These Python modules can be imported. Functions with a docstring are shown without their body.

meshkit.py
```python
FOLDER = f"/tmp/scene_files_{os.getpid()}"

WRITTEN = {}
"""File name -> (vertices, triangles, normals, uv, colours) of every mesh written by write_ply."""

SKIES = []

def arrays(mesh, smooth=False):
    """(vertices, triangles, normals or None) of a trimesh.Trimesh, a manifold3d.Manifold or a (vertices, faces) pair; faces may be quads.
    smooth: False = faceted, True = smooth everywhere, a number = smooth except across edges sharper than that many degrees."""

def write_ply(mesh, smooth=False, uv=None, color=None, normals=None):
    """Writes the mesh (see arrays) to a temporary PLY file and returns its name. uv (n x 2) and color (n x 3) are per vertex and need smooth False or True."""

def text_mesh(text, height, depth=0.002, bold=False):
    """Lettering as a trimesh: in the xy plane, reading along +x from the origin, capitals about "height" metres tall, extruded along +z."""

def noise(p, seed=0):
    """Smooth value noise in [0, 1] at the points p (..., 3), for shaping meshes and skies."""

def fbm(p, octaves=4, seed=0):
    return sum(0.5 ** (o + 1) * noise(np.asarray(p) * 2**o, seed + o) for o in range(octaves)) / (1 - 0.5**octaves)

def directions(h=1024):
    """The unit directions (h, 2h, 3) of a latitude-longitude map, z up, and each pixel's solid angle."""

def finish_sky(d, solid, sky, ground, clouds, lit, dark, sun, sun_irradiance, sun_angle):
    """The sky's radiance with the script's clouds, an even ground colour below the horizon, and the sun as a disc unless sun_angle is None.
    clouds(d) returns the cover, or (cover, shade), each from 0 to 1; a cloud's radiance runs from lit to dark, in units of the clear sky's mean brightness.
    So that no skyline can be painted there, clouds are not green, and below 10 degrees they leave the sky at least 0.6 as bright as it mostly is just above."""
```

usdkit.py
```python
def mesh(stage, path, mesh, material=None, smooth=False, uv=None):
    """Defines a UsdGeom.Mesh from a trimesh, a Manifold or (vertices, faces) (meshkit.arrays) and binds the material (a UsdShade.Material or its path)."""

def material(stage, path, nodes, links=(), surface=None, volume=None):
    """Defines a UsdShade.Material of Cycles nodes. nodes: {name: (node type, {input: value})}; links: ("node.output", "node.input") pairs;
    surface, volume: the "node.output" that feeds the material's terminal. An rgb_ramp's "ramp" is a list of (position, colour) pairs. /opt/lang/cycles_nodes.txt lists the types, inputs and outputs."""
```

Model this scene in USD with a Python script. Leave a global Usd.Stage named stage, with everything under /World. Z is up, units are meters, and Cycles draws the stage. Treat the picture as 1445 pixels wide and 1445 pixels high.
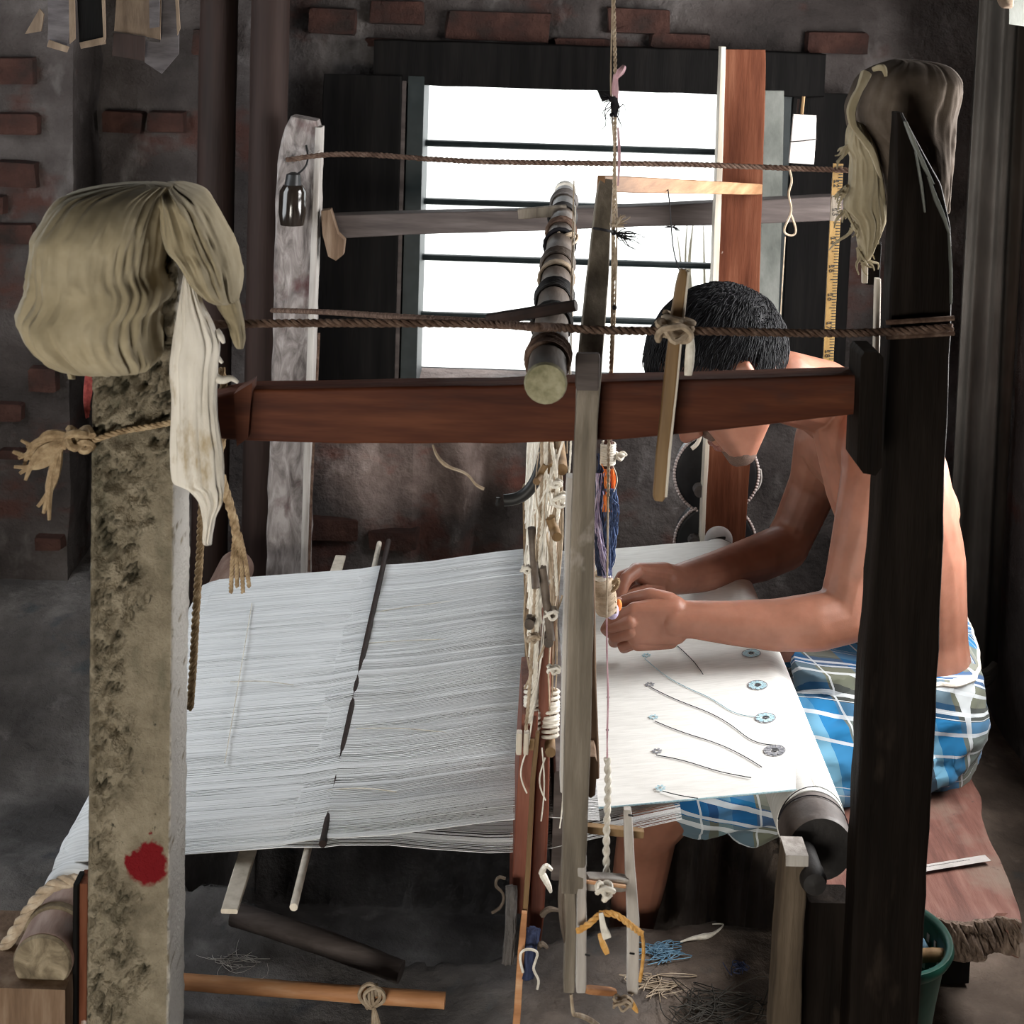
import math, random
import numpy as np, trimesh, manifold3d
from scipy.interpolate import CubicSpline, PchipInterpolator
from shapely.geometry import Polygon, Point
from pxr import Usd, UsdGeom, UsdLux, UsdShade, Gf, Sdf, Vt
import usdkit, meshkit

random.seed(7)
RNG = np.random.default_rng(7)
stage = Usd.Stage.CreateInMemory()
UsdGeom.SetStageUpAxis(stage, 'Z'); UsdGeom.SetStageMetersPerUnit(stage, 1.0)
UsdGeom.Xform.Define(stage, '/World'); UsdGeom.Scope.Define(stage, '/World/Looks')

# ------------------------------------------------------------------ camera
SIZE, FPX, PPX, PPY = 1445.0, 2107.0, 722.5, 147.0
PITCH, ROLL, EYE = math.radians(4.0), math.radians(1.8), np.array([0, 0, 1.40])
FWD = np.array([0, math.cos(PITCH), -math.sin(PITCH)])
_R0, _U0 = np.array([1.0, 0, 0]), np.array([0, math.sin(PITCH), math.cos(PITCH)])
RGT = _R0 * math.cos(ROLL) + _U0 * math.sin(ROLL)
UPV = -_R0 * math.sin(ROLL) + _U0 * math.cos(ROLL)
cam = UsdGeom.Camera.Define(stage, '/World/camera')
m4 = Gf.Matrix4d(*RGT, 0, *UPV, 0, *(-FWD), 0, *EYE, 1)
cam.AddTransformOp().Set(m4)
cam.CreateHorizontalApertureAttr(36.0); cam.CreateVerticalApertureAttr(36.0)
cam.CreateFocalLengthAttr(36.0 * FPX / SIZE)
cam.CreateHorizontalApertureOffsetAttr(0.0)
cam.CreateVerticalApertureOffsetAttr(-36.0 * (SIZE / 2 - PPY) / SIZE)
cam.CreateFStopAttr(11.0); cam.CreateFocusDistanceAttr(2.15)
cam.CreateExposureAttr(0.0)

# ------------------------------------------------------------------ daylight
dome = UsdLux.DomeLight.Define(stage, '/World/sky')
dome.CreateColorAttr(Gf.Vec3f(0.93, 0.98, 1.0)); dome.CreateIntensityAttr(1.5)

def area(name, pos, target, w, h, power, color):
    l = UsdLux.RectLight.Define(stage, '/World/' + name)
    l.CreateWidthAttr(w); l.CreateHeightAttr(h); l.CreateIntensityAttr(power); l.CreateColorAttr(Gf.Vec3f(*color))
    z = np.array(pos, float) - np.array(target, float); z /= np.linalg.norm(z)
    x = np.cross([0, 0, 1.0], z); x /= np.linalg.norm(x); y = np.cross(z, x)
    l.AddTransformOp().Set(Gf.Matrix4d(*x, 0, *y, 0, *z, 0, *pos, 1))
# daylight standing in the openings of the right and left walls, and in the low hatch of the wall behind the viewer
area('daylight_right_opening', (1.10, 2.17, 1.12), (0.0, 2.20, 0.95), 0.86, 0.95, 17.0, (1.0, 0.97, 0.94))
area('daylight_left_opening', (-1.36, 2.20, 1.20), (0.0, 2.20, 1.10), 0.8, 1.0, 2.3, (0.90, 0.95, 1.0))
area('daylight_front_hatch', (-0.62, -0.55, 0.37), (-0.45, 2.0, 0.45), 0.95, 0.65, 18.0, (1.0, 0.93, 0.80))

# ------------------------------------------------------------------ pixel -> place
def ray(px, py):
    return FWD + RGT * ((px - PPX) / FPX) - UPV * ((py - PPY) / FPX)
def at(px, py, D):
    d = ray(px, py); return EYE + d * (D / d[1])
def atz(px, py, z):
    d = ray(px, py); return EYE + d * ((z - EYE[2]) / d[2])
def atx(px, py, x):
    d = ray(px, py); return EYE + d * (x / d[0])
def mpp(D): return D / FPX

# ------------------------------------------------------------------ materials
MATS = {}
def ramp(c, lo=.32, hi=.68):
    n = len(c); return [(lo + (hi - lo) * i / max(1, n - 1), x) for i, x in enumerate(c)]
def pmat(name, colors, scale=(12, 12, 12), rough=.85, bump=.4, bscale=None, bdist=.004, detail=6., distort=0., spots=(), metallic=0., spec=.3, sheen=0., extra=None, sub=0.):
    g = {'g': ('geometry', {}), 'mp': ('mapping', {'mapping_type': 'point', 'scale': scale}),
         'n': ('noise_texture', {'scale': 1.0, 'detail': detail, 'roughness': .6, 'distortion': distort}),
         'r': ('rgb_ramp', {'ramp': ramp(colors)}),
         'p': ('principled_bsdf', {'roughness': rough, 'metallic': metallic, 'specular_ior_level': spec, 'sheen_weight': sheen, 'subsurface_weight': sub, 'subsurface_scale': .006})}
    L = [('g.position', 'mp.vector'), ('mp.vector', 'n.vector'), ('n.fac', 'r.fac')]
    out = 'r.color'
    for i, (col, sc, lo, hi) in enumerate(spots):
        g[f'sm{i}'] = ('mapping', {'mapping_type': 'point', 'scale': sc, 'location': (3.1 * i, 1.7, 5.3)})
        g[f'sn{i}'] = ('noise_texture', {'scale': 1.0, 'detail': 5., 'roughness': .6})
        g[f'sr{i}'] = ('rgb_ramp', {'ramp': [(lo, (0, 0, 0)), (hi, (1, 1, 1))]})
        g[f'sx{i}'] = ('mix', {'mix_type': 'mix', 'color2': col})
        L += [('g.position', f'sm{i}.vector'), (f'sm{i}.vector', f'sn{i}.vector'), (f'sn{i}.fac', f'sr{i}.fac'), (f'sr{i}.color', f'sx{i}.fac'), (out, f'sx{i}.color1')]
        out = f'sx{i}.color'
    if extra:
        out = extra(g, L, out)
    L.append((out, 'p.base_color'))
    if bump:
        g['bm'] = ('mapping', {'mapping_type': 'point', 'scale': bscale or tuple(3 * s for s in scale)})
        g['bn'] = ('noise_texture', {'scale': 1.0, 'detail': 6., 'roughness': .65})
        g['b'] = ('bump', {'strength': bump, 'distance': bdist})
        L += [('g.position', 'bm.vector'), ('bm.vector', 'bn.vector'), ('bn.fac', 'b.height'), ('b.normal', 'p.normal')]
    MATS[name] = usdkit.material(stage, '/World/Looks/' + name, g, L, surface='p.BSDF')
    return MATS[name]

V, Hx, Y = (45, 45, 4), (4, 45, 45), (45, 4, 45)          # grain running up, across, and away
def lower_pale(g, L, out):  # paler ragged oval patch low on the wall
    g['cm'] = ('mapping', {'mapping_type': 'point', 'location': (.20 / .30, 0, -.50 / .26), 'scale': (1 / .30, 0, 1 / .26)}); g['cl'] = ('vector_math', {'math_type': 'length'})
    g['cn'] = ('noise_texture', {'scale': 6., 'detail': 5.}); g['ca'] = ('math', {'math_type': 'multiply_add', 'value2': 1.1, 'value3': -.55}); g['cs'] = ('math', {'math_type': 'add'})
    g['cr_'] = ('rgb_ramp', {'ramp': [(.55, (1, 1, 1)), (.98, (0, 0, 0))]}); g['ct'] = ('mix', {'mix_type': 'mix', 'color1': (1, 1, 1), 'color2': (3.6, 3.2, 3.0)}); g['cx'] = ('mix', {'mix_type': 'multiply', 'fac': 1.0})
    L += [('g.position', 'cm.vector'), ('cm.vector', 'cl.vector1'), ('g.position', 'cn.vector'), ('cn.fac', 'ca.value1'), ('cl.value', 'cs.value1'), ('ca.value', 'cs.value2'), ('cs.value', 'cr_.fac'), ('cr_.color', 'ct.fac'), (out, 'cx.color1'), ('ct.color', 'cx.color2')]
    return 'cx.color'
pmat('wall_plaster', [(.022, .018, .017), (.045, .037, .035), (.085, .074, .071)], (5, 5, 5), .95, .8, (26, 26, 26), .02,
     spots=[((.055, .024, .019), (4, 4, 7), .56, .66), ((.14, .127, .123), (6, 6, 3.5), .58, .72)], extra=lower_pale)
def earth(g, L, out):
    g['ex'] = ('separate_xyz', {}); g['en'] = ('noise_texture', {'scale': 7., 'detail': 4.}); g['ea'] = ('math', {'math_type': 'multiply_add', 'value2': .5})
    g['er'] = ('rgb_ramp', {'ramp': [(.28, (0, 0, 0)), (.52, (1, 1, 1))]}); g['et'] = ('mix', {'mix_type': 'mix', 'color2': (1.35, 1.12, .93)}); g['em'] = ('mix', {'mix_type': 'multiply', 'fac': 1.0})
    L += [('g.position', 'ex.vector'), ('g.position', 'en.vector'), ('en.fac', 'ea.value1'), ('ex.x', 'ea.value3'), ('ea.value', 'er.fac'), ('er.color', 'et.fac'), (out, 'em.color1'), ('et.color', 'em.color2')]
    g['et'][1]['color1'] = (1, 1, 1); return 'em.color'
pmat('mud_floor', [(.05, .045, .044), (.10, .092, .089), (.21, .195, .19)], (5, 5, 5), .95, .7, (22, 22, 22), .015,
     spots=[((.16, .148, .142), (14, 14, 14), .60, .76), ((.05, .06, .07), (9, 9, 9), .62, .75)], extra=earth)
pmat('brick_red', [(.019, .012, .010), (.040, .0165, .0125), (.066, .03, .022)], (14, 14, 14), .95, .8, (60, 60, 60), .012)
pmat('dark_timber', [(.0025, .0023, .0022), (.0045, .004, .0039), (.008, .007, .0065)], V, .7, .4, (120, 120, 12), .003, spec=.08)
pmat('post_black', [(.006, .0046, .0038), (.009, .0066, .0053), (.015, .0112, .0092)], V, .62, .5, (160, 160, 14), .003, spec=.04,
     spots=[((.03, .022, .017), (14, 14, 5), .60, .72)])
pmat('pale_edge_wood', [(.04, .032, .024), (.07, .056, .043), (.10, .08, .062)], V, .8, .4, (150, 150, 12), .003)
pmat('window_paint', [(.005, .009, .0095), (.008, .0135, .0145), (.014, .02, .021)], (20, 20, 20), .5, .2, (80, 80, 80), .002)
pmat('post_brown', [(.012, .0055, .004), (.021, .0098, .0074), (.03, .015, .0115)], (30, 30, 2), .75, .4, (120, 120, 8), .003)
pmat('grey_wood', [(.09, .075, .07), (.23, .20, .19), (.40, .36, .345)], (40, 40, 14), .9, .7, (130, 130, 40), .005, distort=1.2,
     spots=[((.10, .045, .045), (9, 9, 7), .57, .68), ((.04, .035, .033), (16, 16, 10), .62, .70)])
pmat('beam_red', [(.033, .0085, .0045), (.068, .0185, .008), (.11, .035, .0155)], (4, 40, 40), .65, .4, (14, 130, 130), .003, spec=.15,
     spots=[((.05, .02, .014), (6, 6, 20), .58, .72)])
pmat('beam_dark', [(.045, .036, .034), (.075, .06, .056), (.12, .10, .094)], (4, 40, 40), .8, .4, (14, 120, 120), .003)
pmat('plank_brown', [(.055, .016, .008), (.10, .032, .016), (.15, .058, .032)], V, .7, .4, (110, 110, 10), .003, spec=.08,
     spots=[((.42, .36, .33), (30, 30, 18), .66, .73)])
pmat('lath_orange', [(.15, .072, .032), (.23, .118, .056), (.29, .165, .085)], (8, 8, 60), .65, .3, (30, 30, 180), .002)
pmat('sley_wood', [(.095, .079, .062), (.175, .148, .117), (.29, .25, .205)], V, .85, .5, (150, 150, 14), .004,
     spots=[((.38, .34, .31), (14, 14, 9), .62, .72)])
pmat('pole_bamboo', [(.035, .026, .020), (.075, .056, .044), (.15, .118, .095)], (28, 5, 28), .55, .4, (90, 16, 90), .003)
pmat('pole_end', [(.16, .15, .085), (.28, .26, .165), (.40, .37, .26)], (60, 60, 60), .9, .4, (160, 160, 160), .003)
pmat('concrete', [(.17, .145, .105), (.29, .25, .185), (.40, .35, .27)], (26, 26, 26), .95, .9, (120, 120, 120), .006, spec=.1,
     spots=[((.12, .12, .085), (14, 14, 7), .56, .70)])
def stain(g, L, out):
    c = at(206, 1224, 1.545)
    for i, (dx, dz, r) in enumerate(((0, -.001, .020), (.002, .013, .013), (-.013, .002, .012), (.002, .036, .0042))):
        g[f'q{i}'] = ('vector_math', {'math_type': 'distance', 'vector2': (c[0] + dx, 1.545, c[2] + dz)})
        g[f'w{i}'] = ('math', {'math_type': 'add'}); g[f'k{i}'] = ('rgb_ramp', {'ramp': [(0, (1, 1, 1)), (.5, (1, 1, 1)), (.62, (0, 0, 0)), (1, (0, 0, 0))]})
        g[f'd{i}'] = ('math', {'math_type': 'multiply', 'value2': .5 / r})
        g[f'x{i}'] = ('mix', {'mix_type': 'mix', 'color2': (.20, .012, .016)})
        if i == 0:
            g['jn'] = ('noise_texture', {'scale': 130., 'detail': 5.}); g['js'] = ('math', {'math_type': 'multiply_add', 'value2': .014, 'value3': -.007})
            L += [('g.position', 'jn.vector'), ('jn.fac', 'js.value1')]
        L += [('g.position', f'q{i}.vector1'), (f'q{i}.value', f'w{i}.value1'), ('js.value', f'w{i}.value2'), (f'w{i}.value', f'd{i}.value1'), (f'd{i}.value', f'k{i}.fac'), (f'k{i}.color', f'x{i}.fac'), (out, f'x{i}.color1')]
        out = f'x{i}.color'
    # shade of the chipped hollows put into the colour (map x); right-hand face paler (map y)
    g['uv'] = ('texture_coordinate', {}); g['us'] = ('separate_xyz', {}); g['ud'] = ('mix', {'mix_type': 'mix', 'color2': (.045, .040, .027)}); g['uw'] = ('mix', {'mix_type': 'mix', 'color2': (.66, .63, .585)})
    L += [('uv.UV', 'us.vector'), ('us.x', 'ud.fac'), (out, 'ud.color1'), ('us.y', 'uw.fac'), ('ud.color', 'uw.color1')]
    return 'uw.color'
pmat('concrete_post', [(.19, .16, .115), (.30, .255, .185), (.39, .335, .25)], (30, 30, 30), .95, .8, (190, 190, 190), .014, spec=.1,
     spots=[((.17, .155, .11), (16, 16, 5), .58, .72), ((.07, .065, .05), (90, 90, 60), .66, .72)], extra=stain)
pmat('cotton_bundle', [(.24, .20, .128), (.32, .27, .18), (.40, .345, .245)], (14, 14, 14), .95, .35, (900, 900, 900), .0012, spec=.1, sheen=.1)
pmat('cotton_strip', [(.50, .46, .40), (.66, .62, .56), (.75, .71, .65)], (20, 20, 9), .95, .35, (600, 600, 600), .0015, spec=.1,
     spots=[((.34, .25, .13), (22, 22, 10), .56, .68)])
pmat('cotton_dark', [(.06, .046, .036), (.10, .078, .062), (.15, .12, .096)], (14, 14, 14), .95, .35, (700, 700, 700), .0012, spec=.1)  # dusty yarn; on the draped cloth this dark tone is painted shade
pmat('jute', [(.17, .115, .065), (.30, .215, .13), (.43, .33, .21)], (90, 90, 90), .95, .6, (400, 400, 400), .002, spec=.1)
pmat('jute_dark', [(.055, .033, .024), (.10, .062, .046), (.16, .11, .085)], (90, 90, 90), .95, .6, (400, 400, 400), .002, spec=.1)
pmat('string_white', [(.50, .46, .40), (.68, .64, .57), (.80, .77, .70)], (60, 60, 60), .9, .3, (300, 300, 300), .001, spec=.1)
pmat('string_tan', [(.24, .185, .13), (.38, .30, .22), (.5, .42, .33)], (60, 60, 60), .9, .3, (300, 300, 300), .001, spec=.1)
pmat('warp_white', [(.55, .56, .57), (.72, .73, .74), (.82, .83, .84)], (3, 300, 30), .85, 0, spec=.15)
pmat('woven_white', [(.62, .62, .60), (.69, .69, .67), (.74, .74, .72)], (30, 260, 30), .9, .25, (700, 700, 700), .0006, spec=.1)
pmat('motif_blue', [(.24, .40, .48), (.36, .53, .60), (.5, .63, .68)], (300, 300, 300), .9, 0)
pmat('motif_grey', [(.12, .125, .15), (.22, .225, .25), (.38, .38, .40)], (300, 300, 300), .9, 0)
pmat('float_grey', [(.04, .042, .05), (.07, .072, .08)], (300, 300, 300), .9, 0)
pmat('roller_wrap', [(.055, .047, .044), (.10, .087, .082), (.17, .15, .142)], (18, 18, 18), .5, .3, (70, 70, 70), .002)
pmat('roller_dark', [(.010, .009, .009), (.018, .016, .016), (.03, .027, .026)], (30, 30, 30), .6, .3)
pmat('warp_roller_wood', [(.13, .075, .058), (.24, .155, .125), (.36, .26, .22)], (30, 8, 30), .6, .5, (110, 30, 110), .003)
pmat('end_grain', [(.065, .05, .033), (.17, .135, .09), (.30, .25, .175)], (34, 34, 34), .9, .5, (140, 140, 140), .004, distort=1.0)
pmat('block_wood', [(.085, .05, .03), (.15, .095, .06), (.22, .155, .108)], (50, 50, 6), .85, .5, (120, 120, 10), .004)
pmat('bamboo_tan', [(.115, .064, .027), (.18, .108, .048), (.26, .168, .083)], V, .6, .3, (110, 110, 10), .002)
pmat('stake_wood', [(.042, .030, .020), (.078, .057, .038), (.125, .094, .066)], V, .85, .6, (120, 120, 10), .004)
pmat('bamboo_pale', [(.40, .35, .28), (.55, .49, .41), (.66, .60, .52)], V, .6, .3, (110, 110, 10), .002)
pmat('bamboo_orange', [(.30, .13, .055), (.46, .22, .10), (.58, .36, .21)], (6, 40, 40), .6, .3, (16, 130, 130), .002)
pmat('seat_red', [(.10, .04, .03), (.17, .072, .054), (.24, .125, .098)], (40, 6, 40), .6, .4, (140, 16, 140), .003,
     spots=[((.20, .14, .11), (5, 5, 5), .50, .62), ((.07, .045, .04), (24, 24, 24), .66, .72)])
pmat('seat_end', [(.05, .033, .025), (.15, .105, .08), (.32, .24, .19)], (50, 50, 20), .9, .9, (150, 150, 50), .008, distort=1.5)
pmat('board_red', [(.085, .024, .014), (.15, .045, .026), (.22, .08, .05)], V, .55, .3, (120, 120, 10), .003)
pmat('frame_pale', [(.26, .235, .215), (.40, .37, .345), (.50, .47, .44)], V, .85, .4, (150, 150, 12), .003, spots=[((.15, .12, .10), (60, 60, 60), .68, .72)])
pmat('plastic_green', [(.003, .032, .023), (.005, .046, .033), (.009, .068, .048)], (20, 20, 20), .4, .1, spec=.5)
pmat('ochre_tie', [(.42, .20, .045), (.60, .32, .09), (.68, .42, .18)], (80, 80, 80), .8, .3)
pmat('ruler_yellow', [(.12, .068, .016), (.165, .096, .026), (.21, .13, .04)], (30, 30, 8), .6, .1)
pmat('ink_black', [(.010, .009, .008), (.016, .014, .012)], (20, 20, 20), .8, 0)
pmat('paper_white', [(.36, .335, .32), (.42, .39, .375), (.47, .44, .425)], (30, 30, 30), .9, .1)
pmat('card_brown', [(.09, .062, .043), (.16, .115, .08), (.24, .18, .13)], (30, 30, 8), .9, .3)
pmat('card_grey', [(.05, .043, .045), (.085, .075, .078), (.12, .11, .11)], (14, 14, 60), .9, .3)
pmat('thread_red', [(.16, .03, .03), (.25, .05, .05), (.34, .09, .08)], (200, 200, 200), .95, 0)
pmat('thread_orange', [(.70, .16, .035), (.85, .25, .06), (.9, .34, .12)], (200, 200, 40), .8, 0)
pmat('thread_navy', [(.012, .014, .035), (.022, .03, .07), (.045, .06, .12)], (200, 200, 40), .9, 0)
pmat('thread_blue', [(.035, .06, .15), (.07, .11, .23), (.14, .20, .34)], (200, 200, 40), .9, 0)
pmat('thread_violet', [(.25, .20, .36), (.40, .34, .50), (.55, .50, .62)], (200, 200, 40), .9, 0)
pmat('thread_pink', [(.40, .22, .26), (.54, .33, .37), (.64, .45, .48)], (200, 200, 40), .9, 0)
pmat('thread_black', [(.008, .007, .009), (.015, .013, .017)], (200, 200, 40), .9, 0)
pmat('skin', [(.20, .085, .054), (.25, .108, .070), (.30, .135, .090)], (16, 16, 16), .48, .12, (420, 420, 420), .0012, spec=.4, sub=.12)
pmat('skin_nail', [(.42, .24, .19), (.5, .3, .24)], (40, 40, 40), .35, 0, spec=.5)
pmat('stubble', [(.06, .036, .028), (.10, .062, .048), (.14, .09, .07)], (700, 700, 700), .7, .2, spec=.3)
pmat('lip', [(.16, .06, .05), (.21, .085, .07)], (40, 40, 40), .45, 0)
pmat('eye_white', [(.6, .58, .55), (.7, .68, .65)], (40, 40, 40), .2, 0)
pmat('hair_black', [(.003, .003, .004), (.006, .006, .008), (.011, .011, .014)], (300, 300, 300), .55, .2, (500, 500, 500), .002, spec=.18)
pmat('drape_grey', [(.03, .026, .022), (.046, .041, .035), (.07, .063, .055)], (14, 14, 5), .75, .2, (200, 200, 200), .002)
pmat('metal_dark', [(.014, .014, .015), (.025, .025, .027)], (30, 30, 30), .45, .1, metallic=.4, spec=.5)
pmat('bead_pink', [(.42, .34, .32), (.56, .47, .45)], (60, 60, 60), .5, 0)
pmat('glass_dark', [(.012, .009, .007), (.02, .015, .012)], (30, 30, 30), .12, 0, spec=.6)
pmat('ground_out', [(.50, .49, .46), (.60, .59, .56)], (2, 2, 2), .95, 0)
pmat('twig_out', [(.10, .085, .06), (.16, .14, .10)], (20, 20, 20), .9, 0)
pmat('scrap_blue', [(.08, .16, .25), (.14, .26, .37), (.25, .38, .48)], (200, 200, 200), .9, 0)
pmat('rubber_black', [(.008, .008, .008), (.013, .012, .012)], (40, 40, 40), .5, .1)
pmat('grey_panel', [(.09, .097, .087), (.145, .152, .138), (.21, .217, .20)], (16, 16, 9), .8, .3, (60, 60, 30), .003)

def plaid():
    g = {'uv': ('texture_coordinate', {}), 's': ('separate_xyz', {}), 'p': ('principled_bsdf', {'roughness': .85, 'specular_ior_level': .15, 'sheen_weight': .1})}
    L = [('uv.UV', 's.vector')]
    def bands(pre, axis, period, stops, phase):
        g[pre + 'm'] = ('math', {'math_type': 'multiply_add', 'value2': 1 / period, 'value3': phase}); g[pre + 'f'] = ('math', {'math_type': 'fraction'})
        g[pre + 'r'] = ('rgb_ramp', {'ramp': stops, 'interpolate': False})
        L.extend([(f's.{axis}', pre + 'm.value1'), (pre + 'm.value', pre + 'f.value1'), (pre + 'f.value', pre + 'r.fac')])
    W, B, D_, G, N = (.62, .66, .69), (.018, .17, .38), (.012, .085, .26), (.15, .16, .12), (.02, .024, .036)
    LB = (.15, .35, .50)
    K, O = (0, 0, 0), (1, 1, 1)
    bands('a', 'x', .170, [(0, B), (.30, G), (.60, B), (.80, LB), (.92, N)], .1)
    bands('b', 'y', .160, [(0, LB), (.22, W), (.36, D_), (.50, G), (.66, N), (.76, B)], .0)
    bands('c', 'y', .160, [(0, K), (.38, O), (.86, K)], .0)
    bands('d', 'x', .085, [(0, O), (.035, K)], .08)
    bands('e', 'y', .080, [(0, O), (.035, K), (.46, O), (.47, K), (.54, O), (.55, K)], .04)
    bands('f', 'y', .022, [(0, O), (.2, K)], .0)
    g['x'] = ('mix', {'mix_type': 'mix'}); g['xfac'] = ('math', {'math_type': 'multiply_add', 'value2': .55, 'value3': .12})
    g['ln'] = ('mix', {'mix_type': 'mix', 'color2': (.66, .70, .73)}); g['lm'] = ('math', {'math_type': 'maximum'}); g['l2'] = ('math', {'math_type': 'multiply_add'}); g['l3'] = ('math', {'math_type': 'multiply', 'value2': .8, 'use_clamp': True})
    L += [('cr.color', 'xfac.value1'), ('xfac.value', 'x.fac'), ('ar.color', 'x.color1'), ('br.color', 'x.color2'), ('dr.color', 'lm.value1'), ('er.color', 'lm.value2'),
          ('fr.color', 'l2.value1'), ('cr.color', 'l2.value2'), ('lm.value', 'l2.value3'), ('l2.value', 'l3.value1'), ('l3.value', 'ln.fac'), ('x.color', 'ln.color1'), ('ln.color', 'p.base_color')]
    MATS['plaid'] = usdkit.material(stage, '/World/Looks/plaid_cotton', g, L, surface='p.BSDF')
plaid()

# ------------------------------------------------------------------ things and parts
USED = {}
def unique(parent, name):
    k = f'{parent}/{name}'; n = USED.get(k, 0); USED[k] = n + 1
    return k if n == 0 else f'{k}_{n:03d}'
def data(prim, **kw):
    for k, v in kw.items():
        if v: prim.SetCustomDataByKey(k, v)
def cat(*ms):
    ms = [m for m in ms if m is not None]
    return ms[0] if len(ms) == 1 else trimesh.util.concatenate([trimesh.Trimesh(*meshkit.arrays(m)[:2], process=False) for m in ms])
class Thing:
    """Parts are given in world coordinates; the Xform stands at the thing's base."""
    def __init__(self, name, label=None, category=None, group=None, kind=None):
        self.path = unique('/World', name); self.parts = []; self.meta = dict(label=label, category=category, group=group, kind=kind)
    def part(self, name, mesh, mat, smooth=40, parent=None, label=None, kind=None, uv=None):
        p = unique(parent or self.path, name); self.parts.append((p, mesh, mat, smooth, label, kind, uv)); return p
    def curves(self, name, pts, width, mat, parent=None):
        p = unique(parent or self.path, name); self.parts.append((p, ('curves', pts, width), mat, None, None, 'stuff', None)); return p
    def done(self):
        arr = []
        for (p, m, mat, s, lab, kind, uv) in self.parts:
            if isinstance(m, tuple) and len(m) == 3 and m[0] == 'curves': continue
            arr.append(meshkit.arrays(m)[0])
        A = np.vstack(arr); lo, hi = A.min(0), A.max(0)
        base = np.array([(lo[0] + hi[0]) / 2, (lo[1] + hi[1]) / 2, lo[2]])
        x = UsdGeom.Xform.Define(stage, self.path); x.AddTranslateOp().Set(Gf.Vec3d(*base)); data(x.GetPrim(), **self.meta)
        for (p, m, mat, s, lab, kind, uv) in self.parts:
            if isinstance(m, tuple) and len(m) == 3 and m[0] == 'curves':
                c = UsdGeom.BasisCurves.Define(stage, p); P = np.asarray(m[1], np.float32) - base.astype(np.float32)
                c.CreateTypeAttr('linear'); c.CreatePointsAttr(Vt.Vec3fArray.FromNumpy(P.reshape(-1, 3).astype(np.float32)))
                c.CreateCurveVertexCountsAttr(Vt.IntArray.FromNumpy(np.full(P.shape[0], P.shape[1], np.int32)))
                c.CreateWidthsAttr(Vt.FloatArray([m[2]])); c.SetWidthsInterpolation('constant')
                UsdShade.MaterialBindingAPI.Apply(c.GetPrim()).Bind(MATS[mat]); data(c.GetPrim(), kind=kind)
                continue
            v, f, _ = meshkit.arrays(m)
            q = usdkit.mesh(stage, p, (v - base, f), MATS[mat], smooth=(True if uv is not None else s), uv=uv)
            data(q.GetPrim(), label=lab, kind=kind)
        return self
def single(name, mesh, mat, label=None, category=None, group=None, kind=None, smooth=40):
    v, f, _ = meshkit.arrays(mesh); lo, hi = v.min(0), v.max(0); base = np.array([(lo[0] + hi[0]) / 2, (lo[1] + hi[1]) / 2, lo[2]])
    q = usdkit.mesh(stage, unique('/World', name), (v - base, f), MATS[mat], smooth=smooth); q.AddTranslateOp().Set(Gf.Vec3d(*base))
    data(q.GetPrim(), label=label, category=category, group=group, kind=kind); return q

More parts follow.
